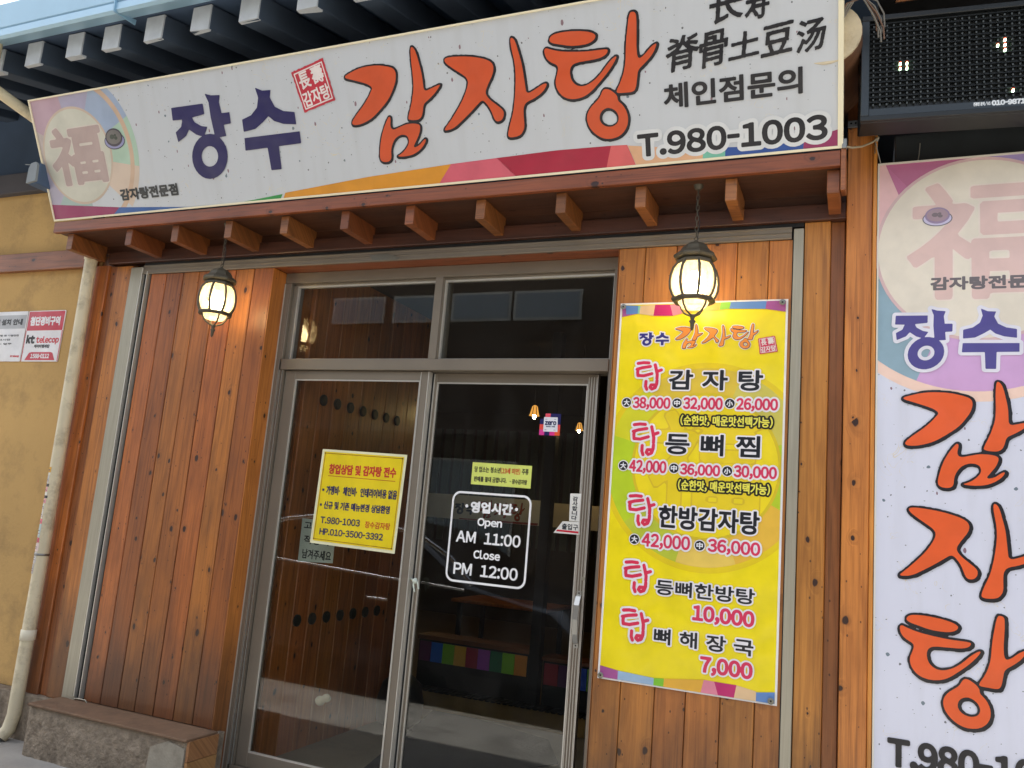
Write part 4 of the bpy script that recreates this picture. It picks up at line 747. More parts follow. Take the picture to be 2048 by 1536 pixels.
for k,gr in (('감 자 탕',.0030),('등 뼈 찜',.0026),('한방감자탕',.0030),('등뼈한방탕',.0017),('뼈 해 장 국',.0019)):
    text(k,sub(MM[k]),mn,[(gr+.0065,WH,9,'letter_halo'),(gr,(24,26,34),10)],off=.0008,res=34)
for s,b in MM['prices']:
    big=s in('10,000','7,000'); text(s,sub(b),mn,[(.0100,WH,9,'letter_halo'),(.0024 if not big else .0036,(220,52,92),10,'price')],off=.0008,res=30)
for ch,(x,z) in MM['dots']:
    x-=MO[0]; z-=MO[1]; r=.0205
    rring([circ(x,z,r+.004,24)],mn,WH,.0008,11,'dot_halo'); rring([circ(x,z,r,24)],mn,(20,22,30),.0008,12,'dot')
    text(ch,(x-.0125,z-.0125,x+.0125,z+.0125),mn,[(.0012,(236,236,240),13)],off=.0008,res=20)
for k in ('note1','note2'): text('(순한맛, 매운맛선택가능)',sub(MM[k]),mn,[(.0085,(30,28,20),9,'letter_halo'),(.0014,(240,232,90),10)],off=.0008,res=26)
for x,z in ((.018,MH-.02),(MW-.022,MH-.018),(.018,.016),(MW-.022,.018)):
    mb=MB(); mb.lathe([(.004,0),(.012,0),(.013,.002),(.012,.003),(.004,.003)],(0,0,0),14,cap=False); mb.v=[(x+a,-.0165-.001*0-c+.0,z+b) for a,b,c in mb.v]; g=obj('grommet',mb,metal('grommet_metal',(150,150,140),.4),mn,local=True)
    mb=MB(); mb.tube([(x,-.017,z),(x,-.020,z)],.0045,8); obj('nail_head',mb,paint('nail',(60,58,52),.5,metal=.6),g,local=True)
# ================================================================ VERTICAL SIGN
VO=(.046,.30); VW,VH=.700,2.815
vs=thing('vertical_sign',(.046,-.05,.30),'tall white vertical sign at the right edge with stacked orange brush letters','sign')
mb=MB(); mb.box(.003,VW-.003,0,.05,.003,VH-.003); obj('panel',mb,PAPER_V,vs,local=True)
for a in ((0,.006,0,VH),(VW-.006,VW,0,VH),(.0062,VW-.0062,0,.006),(.0062,VW-.0062,VH-.007,VH)):
    mb=MB(); mb.box(a[0],a[1],-.006,.052,a[2],a[3]); obj('edge_trim',mb,paint('vsign_trim',(226,220,206),.4),vs,local=True)
VC=(.0065,.0065,VW-.0065,VH-.0075); v2=lambda p:(p[0]-VO[0],p[1]-VO[1])
vcx,vcz=.396-VO[0],2.70-VO[1]
rring([clip(circ(vcx,vcz,.585,80),*VC)],vs,(250,216,198),0,1,'print_disc')
for r,g,b,a0,a1 in [(200,120,160,96,142),(170,150,200,60,96),(180,190,214,20,60),(228,150,168,-62,-20),(214,170,216,-112,-62),(148,176,190,-166,-112),(176,214,190,-186,-166),(236,190,190,142,174),(240,200,180,-20,20)]:
    flat([sector(vcx,vcz,.545,a0,a1)],vs,(r,g,b),0,2,'print_wedge',c=VC)
flat([[(.0065,VH-.008),(.0065,VH-.32),(.10,VH-.20),(.03,VH-.008)]],vs,(240,196,196),0,4,'print_wedge',c=VC)
flat([[(.03,VH-.008),(.16,VH-.17),(.27,VH-.06),(.36,VH-.008)]],vs,(192,112,150),0,3,'print_wedge',c=VC)
rring([circ(vcx+.02,vcz+.03,.378,64)],vs,(224,190,190),0,5,'print_ring'); rring([circ(vcx+.02,vcz+.03,.366,64)],vs,(236,226,208),0,6,'print_disc')
text('福',(.12,vcz-.17,.66,vcz+.30),vs,[(.016,(240,226,212),7),(.010,(228,196,188),8)],res=44,name='faded_character')
bowl(vs,.267-VO[0],2.872-VO[1],.052,0,9,tone=1)
text('감자탕전문점',(.2443-VO[0],2.562-VO[1],.633-VO[0],2.6114-VO[1]),vs,[(.0028,(112,104,106),9)])  # print greyed, sky glare on the sheet is put into the colour
HAL=(232,230,240)
def vfit(b,pts): 
    x0,x1=min(p[0] for p in pts),max(p[0] for p in pts); z0,z1=min(p[1] for p in pts),max(p[1] for p in pts)
    return lambda p:(b[0]+(p[0]-x0)/(x1-x0)*(b[2]-b[0]),b[1]+(p[1]-z0)/(z1-z0)*(b[3]-b[1]))
tj=vfit(sub((.1146,2.2397,.3195,2.4843),VO),[p for l in DATA['JANG'] for p in l]+DATA['JANGo'][0])
shape([[DATA['JANG'][0]],[DATA['JANG'][1]],DATA['JANGo']],vs,[(.013,HAL,9,'letter_halo'),(0,(82,74,146),10,'letter')],0,h=.003,sm=0,tf=tj)  # navy paled, sky glare on the sheet is put into the letter
ts=vfit(sub((.3501,2.2421,.5439,2.4819),VO),[p for l in DATA['SU'] for p in l])
shape([[l] for l in DATA['SU']],vs,[(.013,HAL,9,'letter_halo'),(0,(82,74,146),10,'letter')],0,h=.003,sm=0,tf=ts)  # same navy, paled in the colour for the glare
def rawbox(k): 
    pts=[p for l in DATA[k] for p in l]; return pts
for k,x0,z0,z1,xr,xk in (('GAM',.1447,1.7777,2.1943,.4754,660),('JA',.1344,1.383,1.7325,.4599,1245),('TANG',.1338,.9204,1.3311,.4685,1945)):
    pts=rawbox(k); px0,px1=min(p[0] for p in pts),max(p[0] for p in pts)
    # x scale from a known inner landmark of each letter (top of its tall stroke)
    stem={'GAM':1,'JA':1,'TANG':2}[k]; top=max(DATA[k][stem],key=lambda p:p[1])
    sx=(xr-x0)/(top[0]-px0); tv=vfit(sub((x0,z0,x0+sx*(px1-px0),z1),VO),pts)
    logo(k,vs,tv,1.05,0,9,fill=(238,98,44),h=.0036)
text('T.980-1003',(.1028-VO[0],.752-VO[1],.700-VO[0],.8445-VO[1]),vs,[(.0055,INK,9)],res=30)
# ================================================================ LED BOARD
led=thing('led_board',(-.022,-.35,3.163),'black dot-matrix display board above the vertical sign with a few lit dots','display board',rot=(0,0,R_(5.0)))
LB=paint('led_black',(24,28,30),.45); LB2=paint('led_frame_dark',(40,48,54),.35)
mb=MB(); mb.box(0,1.30,.012,.13,.0,.447); obj('case',mb,LB,led,local=True,bevel=.004)
for a in ((0,1.30,0,.020),(0,1.30,.425,.447),(0,.030,.0205,.4245),(1.27,1.30,.0205,.4245)):
    mb=MB(); mb.box(a[0],a[1],-.006,.0118,a[2],a[3]); obj('frame_bar',mb,LB if a[3]<.1 or a[2]>.4 else LB2,led,local=True,bevel=.002)
mb=MB(); mb.box(.0305,1.2695,-.003,.0115,.0205,.048); obj('caption_strip',mb,LB2,led,local=True)
text('전광판 문의/AS',(.392,.031,.448,.046),led,[(.0006,(220,224,226),1)],off=.003,res=24); text('010-9871-7',(.454,.030,.585,.048),led,[(.0018,(226,230,232),1)],off=.003,res=24)
PX_,PZ_=.0240,.0208; hood=MB(); bulbs=MB(); lit=MB(); LIT={(4,8),(5,8),(4,7),(5,7),(19,11),(18,10),(19,10),(19,9),(20,1)}
for j in range(17):
    z=.066+j*PZ_; hood.box(.0315,1.2685,-.004,.0115,z+.0085,z+.0100)
    for i in range(51):
        x=.045+i*PX_; t=lit if (i,j) in LIT else bulbs
        t.prism([(x-.0028,z-.004),(x+.0028,z-.004),(x+.0028,z+.004),(x-.0028,z+.004)],'y',-.001,.0115)
obj('louver',hood,LB,led,local=True,kind='stuff'); obj('led_dot',bulbs,paint('led_lens',(66,70,68),.3),led,local=True,kind='stuff'); obj('lit_dot',lit,emit('led_lit',(206,255,206),5.0),led,local=True)
mb=MB()
for i,j in sorted(LIT): x=.045+i*PX_; z=.066+j*PZ_; mb.prism([(x-.0034,z+.0042),(x+.0034,z+.0042),(x+.0034,z+.0075),(x-.0034,z+.0075)],'y',-.001,.0112)
obj('lit_dot',mb,emit('led_lit_red',(220,60,36),1.5),led,local=True)
# dark shopfront behind the display board
dk=thing('dark_shopfront',(1.6,.3,GZ),'black recessed shopfront with a dark grey panel behind the display board','shopfront')
mb=MB(); mb.box(.046,4,.30,.5,GZ,4.2); obj('wall',mb,DARK,dk)
mb=MB(); mb.box(.112,4,.02,.28,2.6,3.27); obj('grey_panel',mb,paint('charcoal_panel',(48,52,54),.5,vary=.15,vscale=8),dk,bevel=.004)
# ================================================================ EAVES
rf=thing('tiled_eave',(-3,-1.1,3.5),'blue-edged roof eave with slate-painted rafters and pale rafter ends above the main sign','roof')
SL=.25
def rafter(x,y0=-.66,L_=1.25,w=.126,hh=.138,z=3.902,name='rafter'):
    mb=MB(); y1=y0+L_
    vs=[]
    for y,zz in ((y0,z),(y1,z+SL*L_)):
        vs+=[(x-w/2,y,zz),(x+w/2,y,zz),(x+w/2,y,zz+hh),(x-w/2,y,zz+hh)]
    mb.add(vs,[(0,1,2,3),(7,6,5,4),(0,4,5,1),(1,5,6,2),(2,6,7,3),(3,7,4,0)])
    r=obj(name,mb,SLATE,rf,bevel=.005)
    e=MB(); j=lambda: random.uniform(-.010,.010); a=x-w/2+.002; b=x+w/2-.002; pts=[(a+j()*.3,z+j()*.6),(b,z+j()*.5),(b+j()*.2,z+hh),(a+j()*.2,z+hh)]
    e.add([(p[0],y0-.006,p[1]) for p in pts]+[(p[0],y0+.014+abs(j())*3,p[1]) for p in pts],[(0,1,2,3),(0,4,5,1),(1,5,6,2),(2,6,7,3),(3,7,4,0)])
    obj('painted_end',e,PALE,r,local=False); return r
xs=[-4.466,-4.130,-3.845,-3.532,-3.206,-2.886,-2.526]
x=-4.79
while x>-8.5: xs.append(x); x-=.322
x=-2.20
while x<.6: xs.append(x); x+=.324
for x in xs: rafter(x)
mb=MB(); y0,y1=-.69,.70; z0=4.041
mb.add([(-9,y0,z0),(8,y0,z0),(8,y1,z0+SL*(y1-y0)),(-9,y1,z0+SL*(y1-y0)),(-9,y0,z0+.03),(8,y0,z0+.03),(8,y1,z0+.03+SL*(y1-y0)),(-9,y1,z0+.03+SL*(y1-y0))],[(0,3,2,1),(4,5,6,7),(0,1,5,4),(1,2,6,5),(2,3,7,6),(3,0,4,7)])
obj('sheathing',mb,SLATE_D,rf)  # sheathing, gutter and roof continue unseen to the right, added to block sun
# sheet-metal gutter edge
mb=MB(); mb.prism([(-.692,4.038),(-.775,4.014),(-.795,4.023),(-.795,4.064),(-.783,4.071),(-.795,4.078),(-.811,4.214),(-.751,4.256),(-.481,4.292),(-.481,4.232),(-.68,4.136)],'x',-9,8)
obj('gutter_edge',mb,BLUE,rf)
mb=MB(); mb.prism([(-.481,4.232),(2.6,5.16),(2.6,5.22),(-.481,4.292)],'x',-9,8); obj('roof_skin',mb,paint('dull_roof_tile',(84,96,104),.8),rf)
mb=MB(); mb.prism([(-.800,4.009),(-.66,4.018),(-.66,4.09),(-.815,4.22),(-.818,4.22),(-.803,4.018)],'x',-3.690,-3.682); obj('gutter_joint',mb,paint('blue_joint',(140,180,206),.5),rf)
# upper wall under the eave
uw=thing('upper_wall',(-3,.15,3.06),'dark slate upper wall in the shade between the eave and the sign','wall')
mb=MB(); mb.box(-10,.04,.12,.28,3.05,4.40); obj('boarding',mb,SLATE_D,uw)
mb=MB(); mb.box(-10,-4.55,-.02,.119,3.455,3.60); obj('wall_plate',mb,paint('slate_brown_beam',(70,66,68),.8,vary=.1),uw,bevel=.005)
be=thing('beam_end',(-4.55,-.25,3.24),'pale-painted beam end jutting from the wall behind the lower left corner of the main sign','beam')
mb=MB(); mb.box(-4.59,-4.51,-.47,.12,3.255,3.385); obj('beam',mb,SLATE_D,be,bevel=.004)
mb=MB(); mb.prism([(-4.588,3.257),(-4.512,3.268),(-4.518,3.37),(-4.535,3.388),(-4.572,3.382),(-4.588,3.35)],'y',-.485,-.4701); obj('painted_end',mb,paint('worn_grey_paint',(132,138,140),.7,vary=.12),be)
# round log end on the right behind the sign
lg_=thing('log_end',(-.14,-.3,3.37),'round log beam with a cream end behind the right edge of the main sign','log')
mb=MB(); n=28; mb.tube([(-.145,-.43,3.50),(-.145,.15,3.50)],.128,n); obj('log',mb,wood('log_brown',(122,86,62),(84,56,40),knots=.1),lg_)
mb=MB(); mb.tube([(-.145,-.442,3.50),(-.145,-.4305,3.50)],.126,n,smooth=False); obj('end_face',mb,paint('cream_log_end',(212,196,164),.8,vary=.12,vscale=18,bump=.4,bscale=30,dirt=((120,96,70),9,.6)),lg_)
# wires at the log
wr=thing('cable_bundle',(-.03,-.45,3.55),'frayed bundle of brown cables hooked over the round log end','cable')
for k in range(7):
    a=random.uniform(-.02,.02); mb=MB(); mb.tube([(-.10+a,-.46,3.54+a*.5),(-.06+a,-.48,3.60+a*.3),(-.02,-.48,3.615+a*.4),(.02+a,-.46,3.60-.01*k),(.045+a,-.44,3.555-.012*k),(.048+a,-.435,3.50-.01*k)],.0035,5)
    obj('cable',mb,paint('cable_brown',(112,84,66),.6) if k%2 else paint('cable_grey',(120,116,108),.6),wr)
# dark timbers over the display board
dt=thing('dark_rafter',(.3,-.5,3.65),'dark timber brace under the eave above the display board','rafter')
mb=MB(); mb.add([(.10,-.34,3.66),(.22,-.34,3.66),(.52,-.9,3.98),(.36,-.9,3.98),(.10,-.24,3.72),(.22,-.24,3.72),(.52,-.8,4.04),(.36,-.8,4.04)],[(0,1,2,3),(7,6,5,4),(0,4,5,1),(1,5,6,2),(2,6,7,3),(3,7,4,0)]); obj('timber',mb,W_DARKER,dt)
# sign cable
sc_=thing('sign_cable',(0,-.25,3.1),'grey flexible cable looping from the corner of the main sign across the orange post','cable')
mb=MB(); P0=[(-.078,-.30,3.090),(-.050,-.24,3.110),(-.015,-.18,3.140),(.022,-.13,3.178),(.046,-.10,3.212)]
mb.tube(P0,.0042,7); obj('conduit',mb,paint('cable_cream',(176,164,136),.55),sc_)
mb=MB(); mb.tube([(.036,-.09,3.195),(.046,-.08,3.15),(.056,-.058,3.117)],.002,5); mb.tube([(.046,-.10,3.212),(.040,-.09,3.20)],.005,6); obj('tail_wire',mb,paint('wire_grey',(150,146,136),.6),sc_)
mb=MB(); mb.box(-.088,-.07,-.315,-.29,3.078,3.118); obj('gland',mb,GALV,sc_,bevel=.002)
hw=thing('hanging_wire',(.22,-.03,3.1),'thin grey wire hanging down the charcoal panel to the vertical sign','wire')
mb=MB(); mb.tube([(.208,.01,3.22),(.203,.0,3.16),(.195,-.01,3.112)],.0022,5); obj('wire',mb,paint('wire_grey',(150,146,136),.6),hw)
# ================================================================ DOWNPIPES
dp=thing('downpipe',(-4.455,-.06,GZ),'cream plastic downpipe standing against the timber pillar at the left','downpipe')
px0=-4.462
mb=MB(); mb.tube([(px0-.006,-.06,3.0),(px0,-.06,2.2),(px0+.008,-.06,1.0),(px0+.004,-.06,.20),(px0-.002,-.075,.12),(px0-.012,-.11,.075)],.0375,20,caps=False); obj('pipe',mb,PVC,dp)
mb=MB(); mb.lathe([(.0385,-.03),(.0425,-.028),(.0425,.028),(.0385,.03)],(px0+.007,-.06,.64),20); obj('coupling',mb,paint('pvc_lighter',(232,224,200),.4),dp)
mb=MB(); mb.lathe([(.0385,-.07),(.0425,-.068),(.0435,-.005),(.0405,0)],(px0-.006,-.06,2.985),20); obj('socket',mb,PVC,dp)
mb=MB(); mb.lathe([(.036,0),(.036,.25)],(px0-.006,-.06,2.985),20); obj('upper_length',mb,paint('pvc_grey',(150,142,128),.5),dp)
mb=MB(); mb.lathe([(.0385,-.006),(.041,-.006),(.041,.006),(.0385,.006)],(px0+.006,-.06,1.10),18); mb.box(px0-.055,px0-.03,-.064,-.05,1.094,1.106); obj('clamp',mb,GALV,dp)
mb=MB(); mb.lathe([(.033,-.002),(.033,.002)],(px0-.013,-.113,.078),16); mb2=obj('painted_outlet_shade',mb,DARK,dp)  # dark disc painted as the shade inside the pipe mouth
# stickers wrapped on the pipe
random.seed(11)
st=thing('sticker_strip',(px0+.01,-.1,1.45),'ragged column of small pink and white stickers on the cream downpipe','sticker')
def wrap(name,zc,hh,a0,a1,mat,r=.0385):
    mb=MB(); vs=[]; n=6
    for k in range(n+1):
        a=R_(a0+(a1-a0)*k/n); x=px0+.005+math.sin(a)*r; y=-.06-math.cos(a)*r; vs+=[(x,y,zc-hh/2),(x,y,zc+hh/2)]
    mb.add(vs,[(2*k,2*k+2,2*k+3,2*k+1) for k in range(n)]); obj(name,mb,mat,st)
z=1.615
for hh,c in ((.035,(226,170,40)),(.015,(230,226,214)),(.05,(206,208,204)),(.02,(70,60,64)),(.03,(238,170,176)),(.02,(236,232,222)),(.018,(60,54,60)),(.03,(240,172,176)),(.04,(226,228,220)),(.05,(232,226,212)),(.03,(236,120,136)),(.08,(190,206,204)),(.03,(222,104,120)),(.05,(236,214,206)),(.07,(206,202,196)),(.06,(190,184,178))):
    wrap('label',z-hh/2,hh-.003,-42+random.uniform(-6,6),8+random.uniform(-14,8),pr(c,.5)); z-=hh
    if c[0]>180 and hh>.028: wrap('print_line',z+hh*.5,.004,-34,-6+random.uniform(-8,4),pr((70,66,80),.5),.0392); wrap('print_line',z+hh*.3,.003,-30,0,pr((150,70,90),.5),.0392)
gp=thing('gutter_pipe',(-4.4,-.6,3.5),'cream gutter pipe running back under the eave left of the main sign','downpipe')
mb=MB(); mb.tube([(-4.78,-.66,3.80),(-4.72,-.40,3.72),(-4.64,-.12,3.56),(-4.58,-.07,3.48),(-4.47,-.06,3.24)],.034,16); obj('pipe',mb,PVC,gp)
mb=MB(); mb.tube([(-4.69,-.30,3.664),(-4.665,-.205,3.607)],.041,16); obj('coupling',mb,PVC,gp)
go=thing('gutter_outlet',(-3.95,-1.2,3.4),'white gutter outlet spout at the far left under the blue gutter','gutter outlet')
mb=MB(); mb.tube([(-4.71,-.735,4.03),(-4.71,-.735,3.90),(-4.73,-.735,3.85),(-4.77,-.72,3.80)],[.036,.036,.033,.033],14); obj('spout',mb,PVC,go)
mb=MB(); mb.tube([(-4.9,-.3,3.49),(-4.6,-.25,3.46),(-4.3,-.35,3.43)],.003,5); tw=obj('thin_wire',mb,paint('wire_pale',(150,156,160),.6),label='thin pale wire strung under the eave left of the main sign',cat='wire')
# ================================================================ LANTERNS
LAMPM=paint('aged_bronze',(86,80,66),.55,metal=.35,vary=.15,vscale=30)
def lampglass():
    m=bpy.data.materials.new('seeded_lantern_glass'); m.use_nodes=True; nt=m.node_tree; nt.nodes.clear()
    tc=N(nt,'ShaderNodeTexCoord'); mp=N(nt,'ShaderNodeMapping'); mp.inputs['Scale'].default_value=(70,70,10); L(nt,tc.outputs['Object'],mp.inputs[0]); n=N(nt,'ShaderNodeTexNoise'); n.inputs['Scale'].default_value=1; n.inputs['Detail'].default_value=4; L(nt,mp.outputs[0],n.inputs['Vector'])
    t=N(nt,'ShaderNodeBsdfTransparent'); t.inputs[0].default_value=(1,.96,.86,1); tl=N(nt,'ShaderNodeBsdfTranslucent'); tl.inputs[0].default_value=(.95,.86,.64,1); df=N(nt,'ShaderNodeBsdfDiffuse'); df.inputs[0].default_value=(.60,.50,.32,1); g=N(nt,'ShaderNodeBsdfGlossy'); g.inputs['Roughness'].default_value=.12
    m1=N(nt,'ShaderNodeMixShader'); m1.inputs[0].default_value=.35; L(nt,tl.outputs[0],m1.inputs[1]); L(nt,df.outputs[0],m1.inputs[2])
    m2=N(nt,'ShaderNodeMixShader'); L(nt,math_(nt,'MULTIPLY_ADD',n.outputs[0],.5,.16),m2.inputs[0]); L(nt,t.outputs[0],m2.inputs[1]); L(nt,m1.outputs[0],m2.inputs[2])
    m3=N(nt,'ShaderNodeMixShader'); m3.inputs[0].default_value=.07; L(nt,m2.outputs[0],m3.inputs[1]); L(nt,g.outputs[0],m3.inputs[2]); o=N(nt,'ShaderNodeOutputMaterial'); L(nt,m3.outputs[0],o.inputs[0]); return m
LG=lampglass(); BULB=emit('lantern_bulb',(255,228,176),16.0)
def lantern(x,y,label):
    # local origin = centre of the globe
    t=thing('hanging_lantern',(x,y,2.575),label,'lantern','bronze globe lanterns hanging over the shopfront'); loc=t.location
    def lo(nm,mb,m,p=t): return obj(nm,mb,m,p,local=True)
    n=8
    gp_=[(.070,.085),(.088,.06),(.097,.03),(.1005,0),(.098,-.03),(.088,-.055),(.074,-.074)]
    lo('glass_globe',MB().lathe([(r*.985,z) for r,z in gp_],(0,0,0),8,smooth=False,cap=False),LG)
    for k in range(8):
        a=2*math.pi*(k+.5)/8; mb=MB(); mb.tube([((r+.002)*math.cos(a),(r+.002)*math.sin(a),z) for r,z in gp_],.0064,6); lo('rib',mb,LAMPM)
    lo('cap',MB().lathe([(.074,.080),(.078,.086),(.078,.094),(.066,.097),(.066,.100),(.088,.104),(.094,.112),(.090,.120),(.080,.127),(.070,.134),(.064,.142),(.054,.158),(.036,.172),(.014,.180),(.007,.188)],(0,0,0),8,smooth=False),LAMPM)
    lo('lower_ring',MB().lathe([(.070,-.068),(.092,-.070),(.094,-.078),(.086,-.086),(.070,-.086),(.066,-.076)],(0,0,0),8,smooth=False,cap=False),LAMPM)
    lo('lower_glass',MB().lathe([(.066,-.080),(.060,-.096),(.048,-.108),(.004,-.112)],(0,0,0),8,cap=False),LG)
    for k in range(4):
        a=2*math.pi*(k+.5)/4+.3; mb=MB(); mb.tube([(r*math.cos(a),r*math.sin(a),z) for r,z in ((.070,-.080),(.062,-.104),(.044,-.126),(.020,-.138),(.006,-.142))],.0045,6); lo('scroll_arm',mb,LAMPM)
    lo('finial',MB().lathe([(.008,-.136),(.015,-.142),(.010,-.150),(.008,-.160),(.015,-.166),(.009,-.174),(.007,-.196),(.004,-.204),(.001,-.207)],(0,0,0),10),LAMPM)
    b=lo('bulb',MB().lathe([(.004,-.060),(.026,-.055),(.041,-.036),(.045,-.012),(.040,.012),(.024,.036),(.015,.050)],(0,0,0),14),BULB)
    lo('lamp_socket',MB().lathe([(.016,.050),(.016,.098)],(0,0,0),10),LAMPM)
    ch=lo('loop',MB().tube([(0,0,.186),(.009,0,.196),(0,0,.208),(-.009,0,.196),(0,0,.186)],.0025,5),LAMPM)
    z=.206; k=0
    while z<.425:
        w=.0065; dx,dy=(w,0) if k%2 else (0,w); mb=MB(); mb.tube([(0,0,z-.003),(dx,dy,z+.006),(dx,dy,z+.020),(0,0,z+.029),(-dx,-dy,z+.020),(-dx,-dy,z+.006),(0,0,z-.003)],.0016,5); lo('chain_link',mb,LAMPM); z+=.0235; k+=1
    mb=MB(); mb.tube([(.004,.004,.19),(.012,.003,.27),(-.006,.004,.35),(.004,.004,.43)],.0018,5); lo('cord',mb,DARK)
    lo('ceiling_hook',MB().lathe([(.012,.418),(.018,.425),(.022,.4375)],(0,0,0),10),LAMPM)
    return t
lantern(-.664,-.215,'lit bronze lantern hanging in front of the yellow menu banner')
lantern(-3.255,-.215,'lit bronze lantern hanging in front of the left timber panel')
# ================================================================ PAPERS AND DECALS
def sheet(name,parent,pts,y,rgb,lay=0,gl=.3,th=.0006):
    mb=MB(); n=len(pts); mb.prism(pts,'y',y-LAY*3*lay-th,y-LAY*3*lay); return obj(name,mb,pr(rgb,gl) if isinstance(rgb,tuple) else rgb,parent)
def lettering(s,b,parent,y,levels,res=26,**k):
    o=worg(parent); levels=[(l[0],l[1],l[2]*3,*l[3:]) for l in levels]; text(s,(b[0],b[1],b[2],b[3]),parent,levels,off=-(y-o.y),res=res,org=(o.x,o.z),**k)
yn=thing('yellow_notice',(-2.45,.1425,1.31),'bright yellow taped notice with red heading on the left glass door','notice')
yy=.1425
sheet('paper',yn,[(-2.7149,1.3195),(-2.1885,1.3080),(-2.1738,1.8150),(-2.7035,1.8232)],yy,(240,236,196))
sheet('print_ground',yn,[(-2.6985,1.3340),(-2.2030,1.3240),(-2.1895,1.8025),(-2.6885,1.8100)],yy,(242,216,36),1)
fr4=[(-2.6911,1.3436),(-2.2086,1.3323),(-2.1975,1.7935),(-2.6813,1.8015)]
def line_(parent,a,b,y,w_,rgb,lay):
    d=Vector((b[0]-a[0],b[1]-a[1])); n=Vector((-d.y,d.x)).normalized()*w_/2; sheet('print_line',parent,[(a[0]-n.x,a[1]-n.y),(b[0]-n.x,b[1]-n.y),(b[0]+n.x,b[1]+n.y),(a[0]+n.x,a[1]+n.y)],y,rgb,lay,th=.0004)
for i in range(4):
    line_(yn,fr4[i],fr4[(i+1)%4],yy,.0022,(150,60,36),2.1+i*.2)
    a=Vector(fr4[i]); sheet('corner_dot',yn,[(a.x+.004*math.cos(t),a.y+.004*math.sin(t)) for t in (0,1.05,2.1,3.14,4.2,5.25)],yy,(90,50,40),3.2,th=.0003)
line_(yn,(-2.6463,1.681),(-2.2271,1.6742),yy,.0028,(190,60,46),2.1)
for s,b,c,g in (('창업상담 및 감자탕 전수',(-2.6445,1.6927,-2.229,1.7434),(204,58,48),.0022),('가맹비·체인비·인테리어비용 없음',(-2.647,1.582,-2.2099,1.6265),(50,48,92),.0016),('신규 및 기존 메뉴변경 상담환영',(-2.651,1.5053,-2.2439,1.5445),(50,48,92),.0016),('T.980-1003',(-2.6616,1.4281,-2.4154,1.4616),(50,48,92),.0014),('장수감자탕',(-2.3817,1.424,-2.2306,1.4583),(204,58,48),.0006),('HP.010-3500-3392',(-2.6589,1.3684,-2.2676,1.4007),(50,48,92),.0014)):
    lettering(s,b,yn,yy,[(g,c,2.5)],res=30)
for x,z in ((-2.6668,1.604),(-2.6712,1.5245)): sheet('bullet',yn,[(x-.006,z-.006),(x+.006,z-.006),(x+.006,z+.006),(x-.006,z+.006)],yy,(50,48,92),2.5)
gn=thing('age_notice',(-1.65,.1845,1.686),'small pale green typed notice above the opening hours on the right glass door','notice'); gy=.1865
sheet('paper',gn,[(-1.8156,1.688),(-1.4916,1.6848),(-1.4921,1.7957),(-1.8157,1.7991)],gy,(222,232,120))
for s,b,c in (('당 업소는 청소년',(-1.8014,1.751,-1.6593,1.7787),(70,70,48)),('(19세 미만)',(-1.6565,1.7493,-1.5529,1.779),(206,90,50)),('주류',(-1.5424,1.7508,-1.5087,1.7782),(70,70,48)),('판매를 절대 금합니다.',(-1.8003,1.7035,-1.622,1.7286),(70,70,48)),('- 장수감자탕',(-1.604,1.702,-1.5121,1.7250),(70,70,48))):
    lettering(s,b,gn,gy,[(.0009,c,1.2)],res=26)
hr=thing('opening_hours',(-1.7,.1865,1.20),'white vinyl opening-hours lettering in a rounded frame on the right glass door','decal'); VIN=(250,250,250)
def rrect(x0,z0,x1,z1,r,n=8): 
    p=[]
    for cx_,cz_,a in ((x1-r,z1-r,0),(x0+r,z1-r,90),(x0+r,z0+r,180),(x1-r,z0+r,270)): p+=[(cx_+r*math.cos(R_(a+90*k/n)),cz_+r*math.sin(R_(a+90*k/n))) for k in range(n+1)]
    return p
o_=worg(hr); mb=loops_mb([rrect(-1.912,1.2015,-1.479,1.650,.045),rrect(-1.9015,1.212,-1.4895,1.6395,.036)],gy); obj('frame_line',mb,pr(VIN),hr)
for s,b,g in (('영업시간',(-1.8028,1.5500,-1.579,1.6010),.0030),('Open',(-1.759,1.4760,-1.6286,1.5221),.0020),('AM  11:00',(-1.8691,1.3985,-1.5236,1.4528),.0020),('Close',(-1.7651,1.3261,-1.625,1.3657),.0020),('PM  12:00',(-1.8680,1.2407,-1.5250,1.2960),.0020)):
    lettering(s,b,hr,gy,[(g,VIN,0)],res=34)
for x,z in ((-1.8275,1.5781),(-1.5564,1.5792)): obj('dot',loops_mb([circ(x,z,.0085,16)],gy),pr(VIN),hr)
th_=thing('thanks_sticker',(-1.25,.1735,1.54),'narrow white vertical thank-you sticker on the right door stile','sticker'); ty=.1735
sheet('label',th_,[(-1.2776,1.5445),(-1.2225,1.5455),(-1.2250,1.6765),(-1.2805,1.6740)],ty,(240,240,234))
for i,ch in enumerate('감사합니다'): lettering(ch,(-1.2655,1.6400-i*.0225,-1.2415,1.6600-i*.0225),th_,ty,[(.0008,(44,50,60),1.2)],res=20)
en=thing('entrance_sticker',(-1.28,.1735,1.48),'white entrance sticker with a red underline beside the door stile','sticker')
sheet('label',en,[(-1.3515,1.4829),(-1.2205,1.4840),(-1.2222,1.5435),(-1.3091,1.5405)],ty,(240,240,234))
lettering('출입구',(-1.3105,1.5035,-1.2306,1.5300),en,ty,[(.0008,(44,50,60),1.2)]); sheet('underline',en,[(-1.338,1.4915),(-1.2270,1.4895),(-1.2270,1.4985),(-1.334,1.5000)],ty,(214,44,66),1)
ze=thing('payment_sticker',(-1.41,.1865,1.95),'pixelated navy and pink payment sticker high on the right glass door','sticker')
q=.0270; zx,zz=-1.4690,1.9500
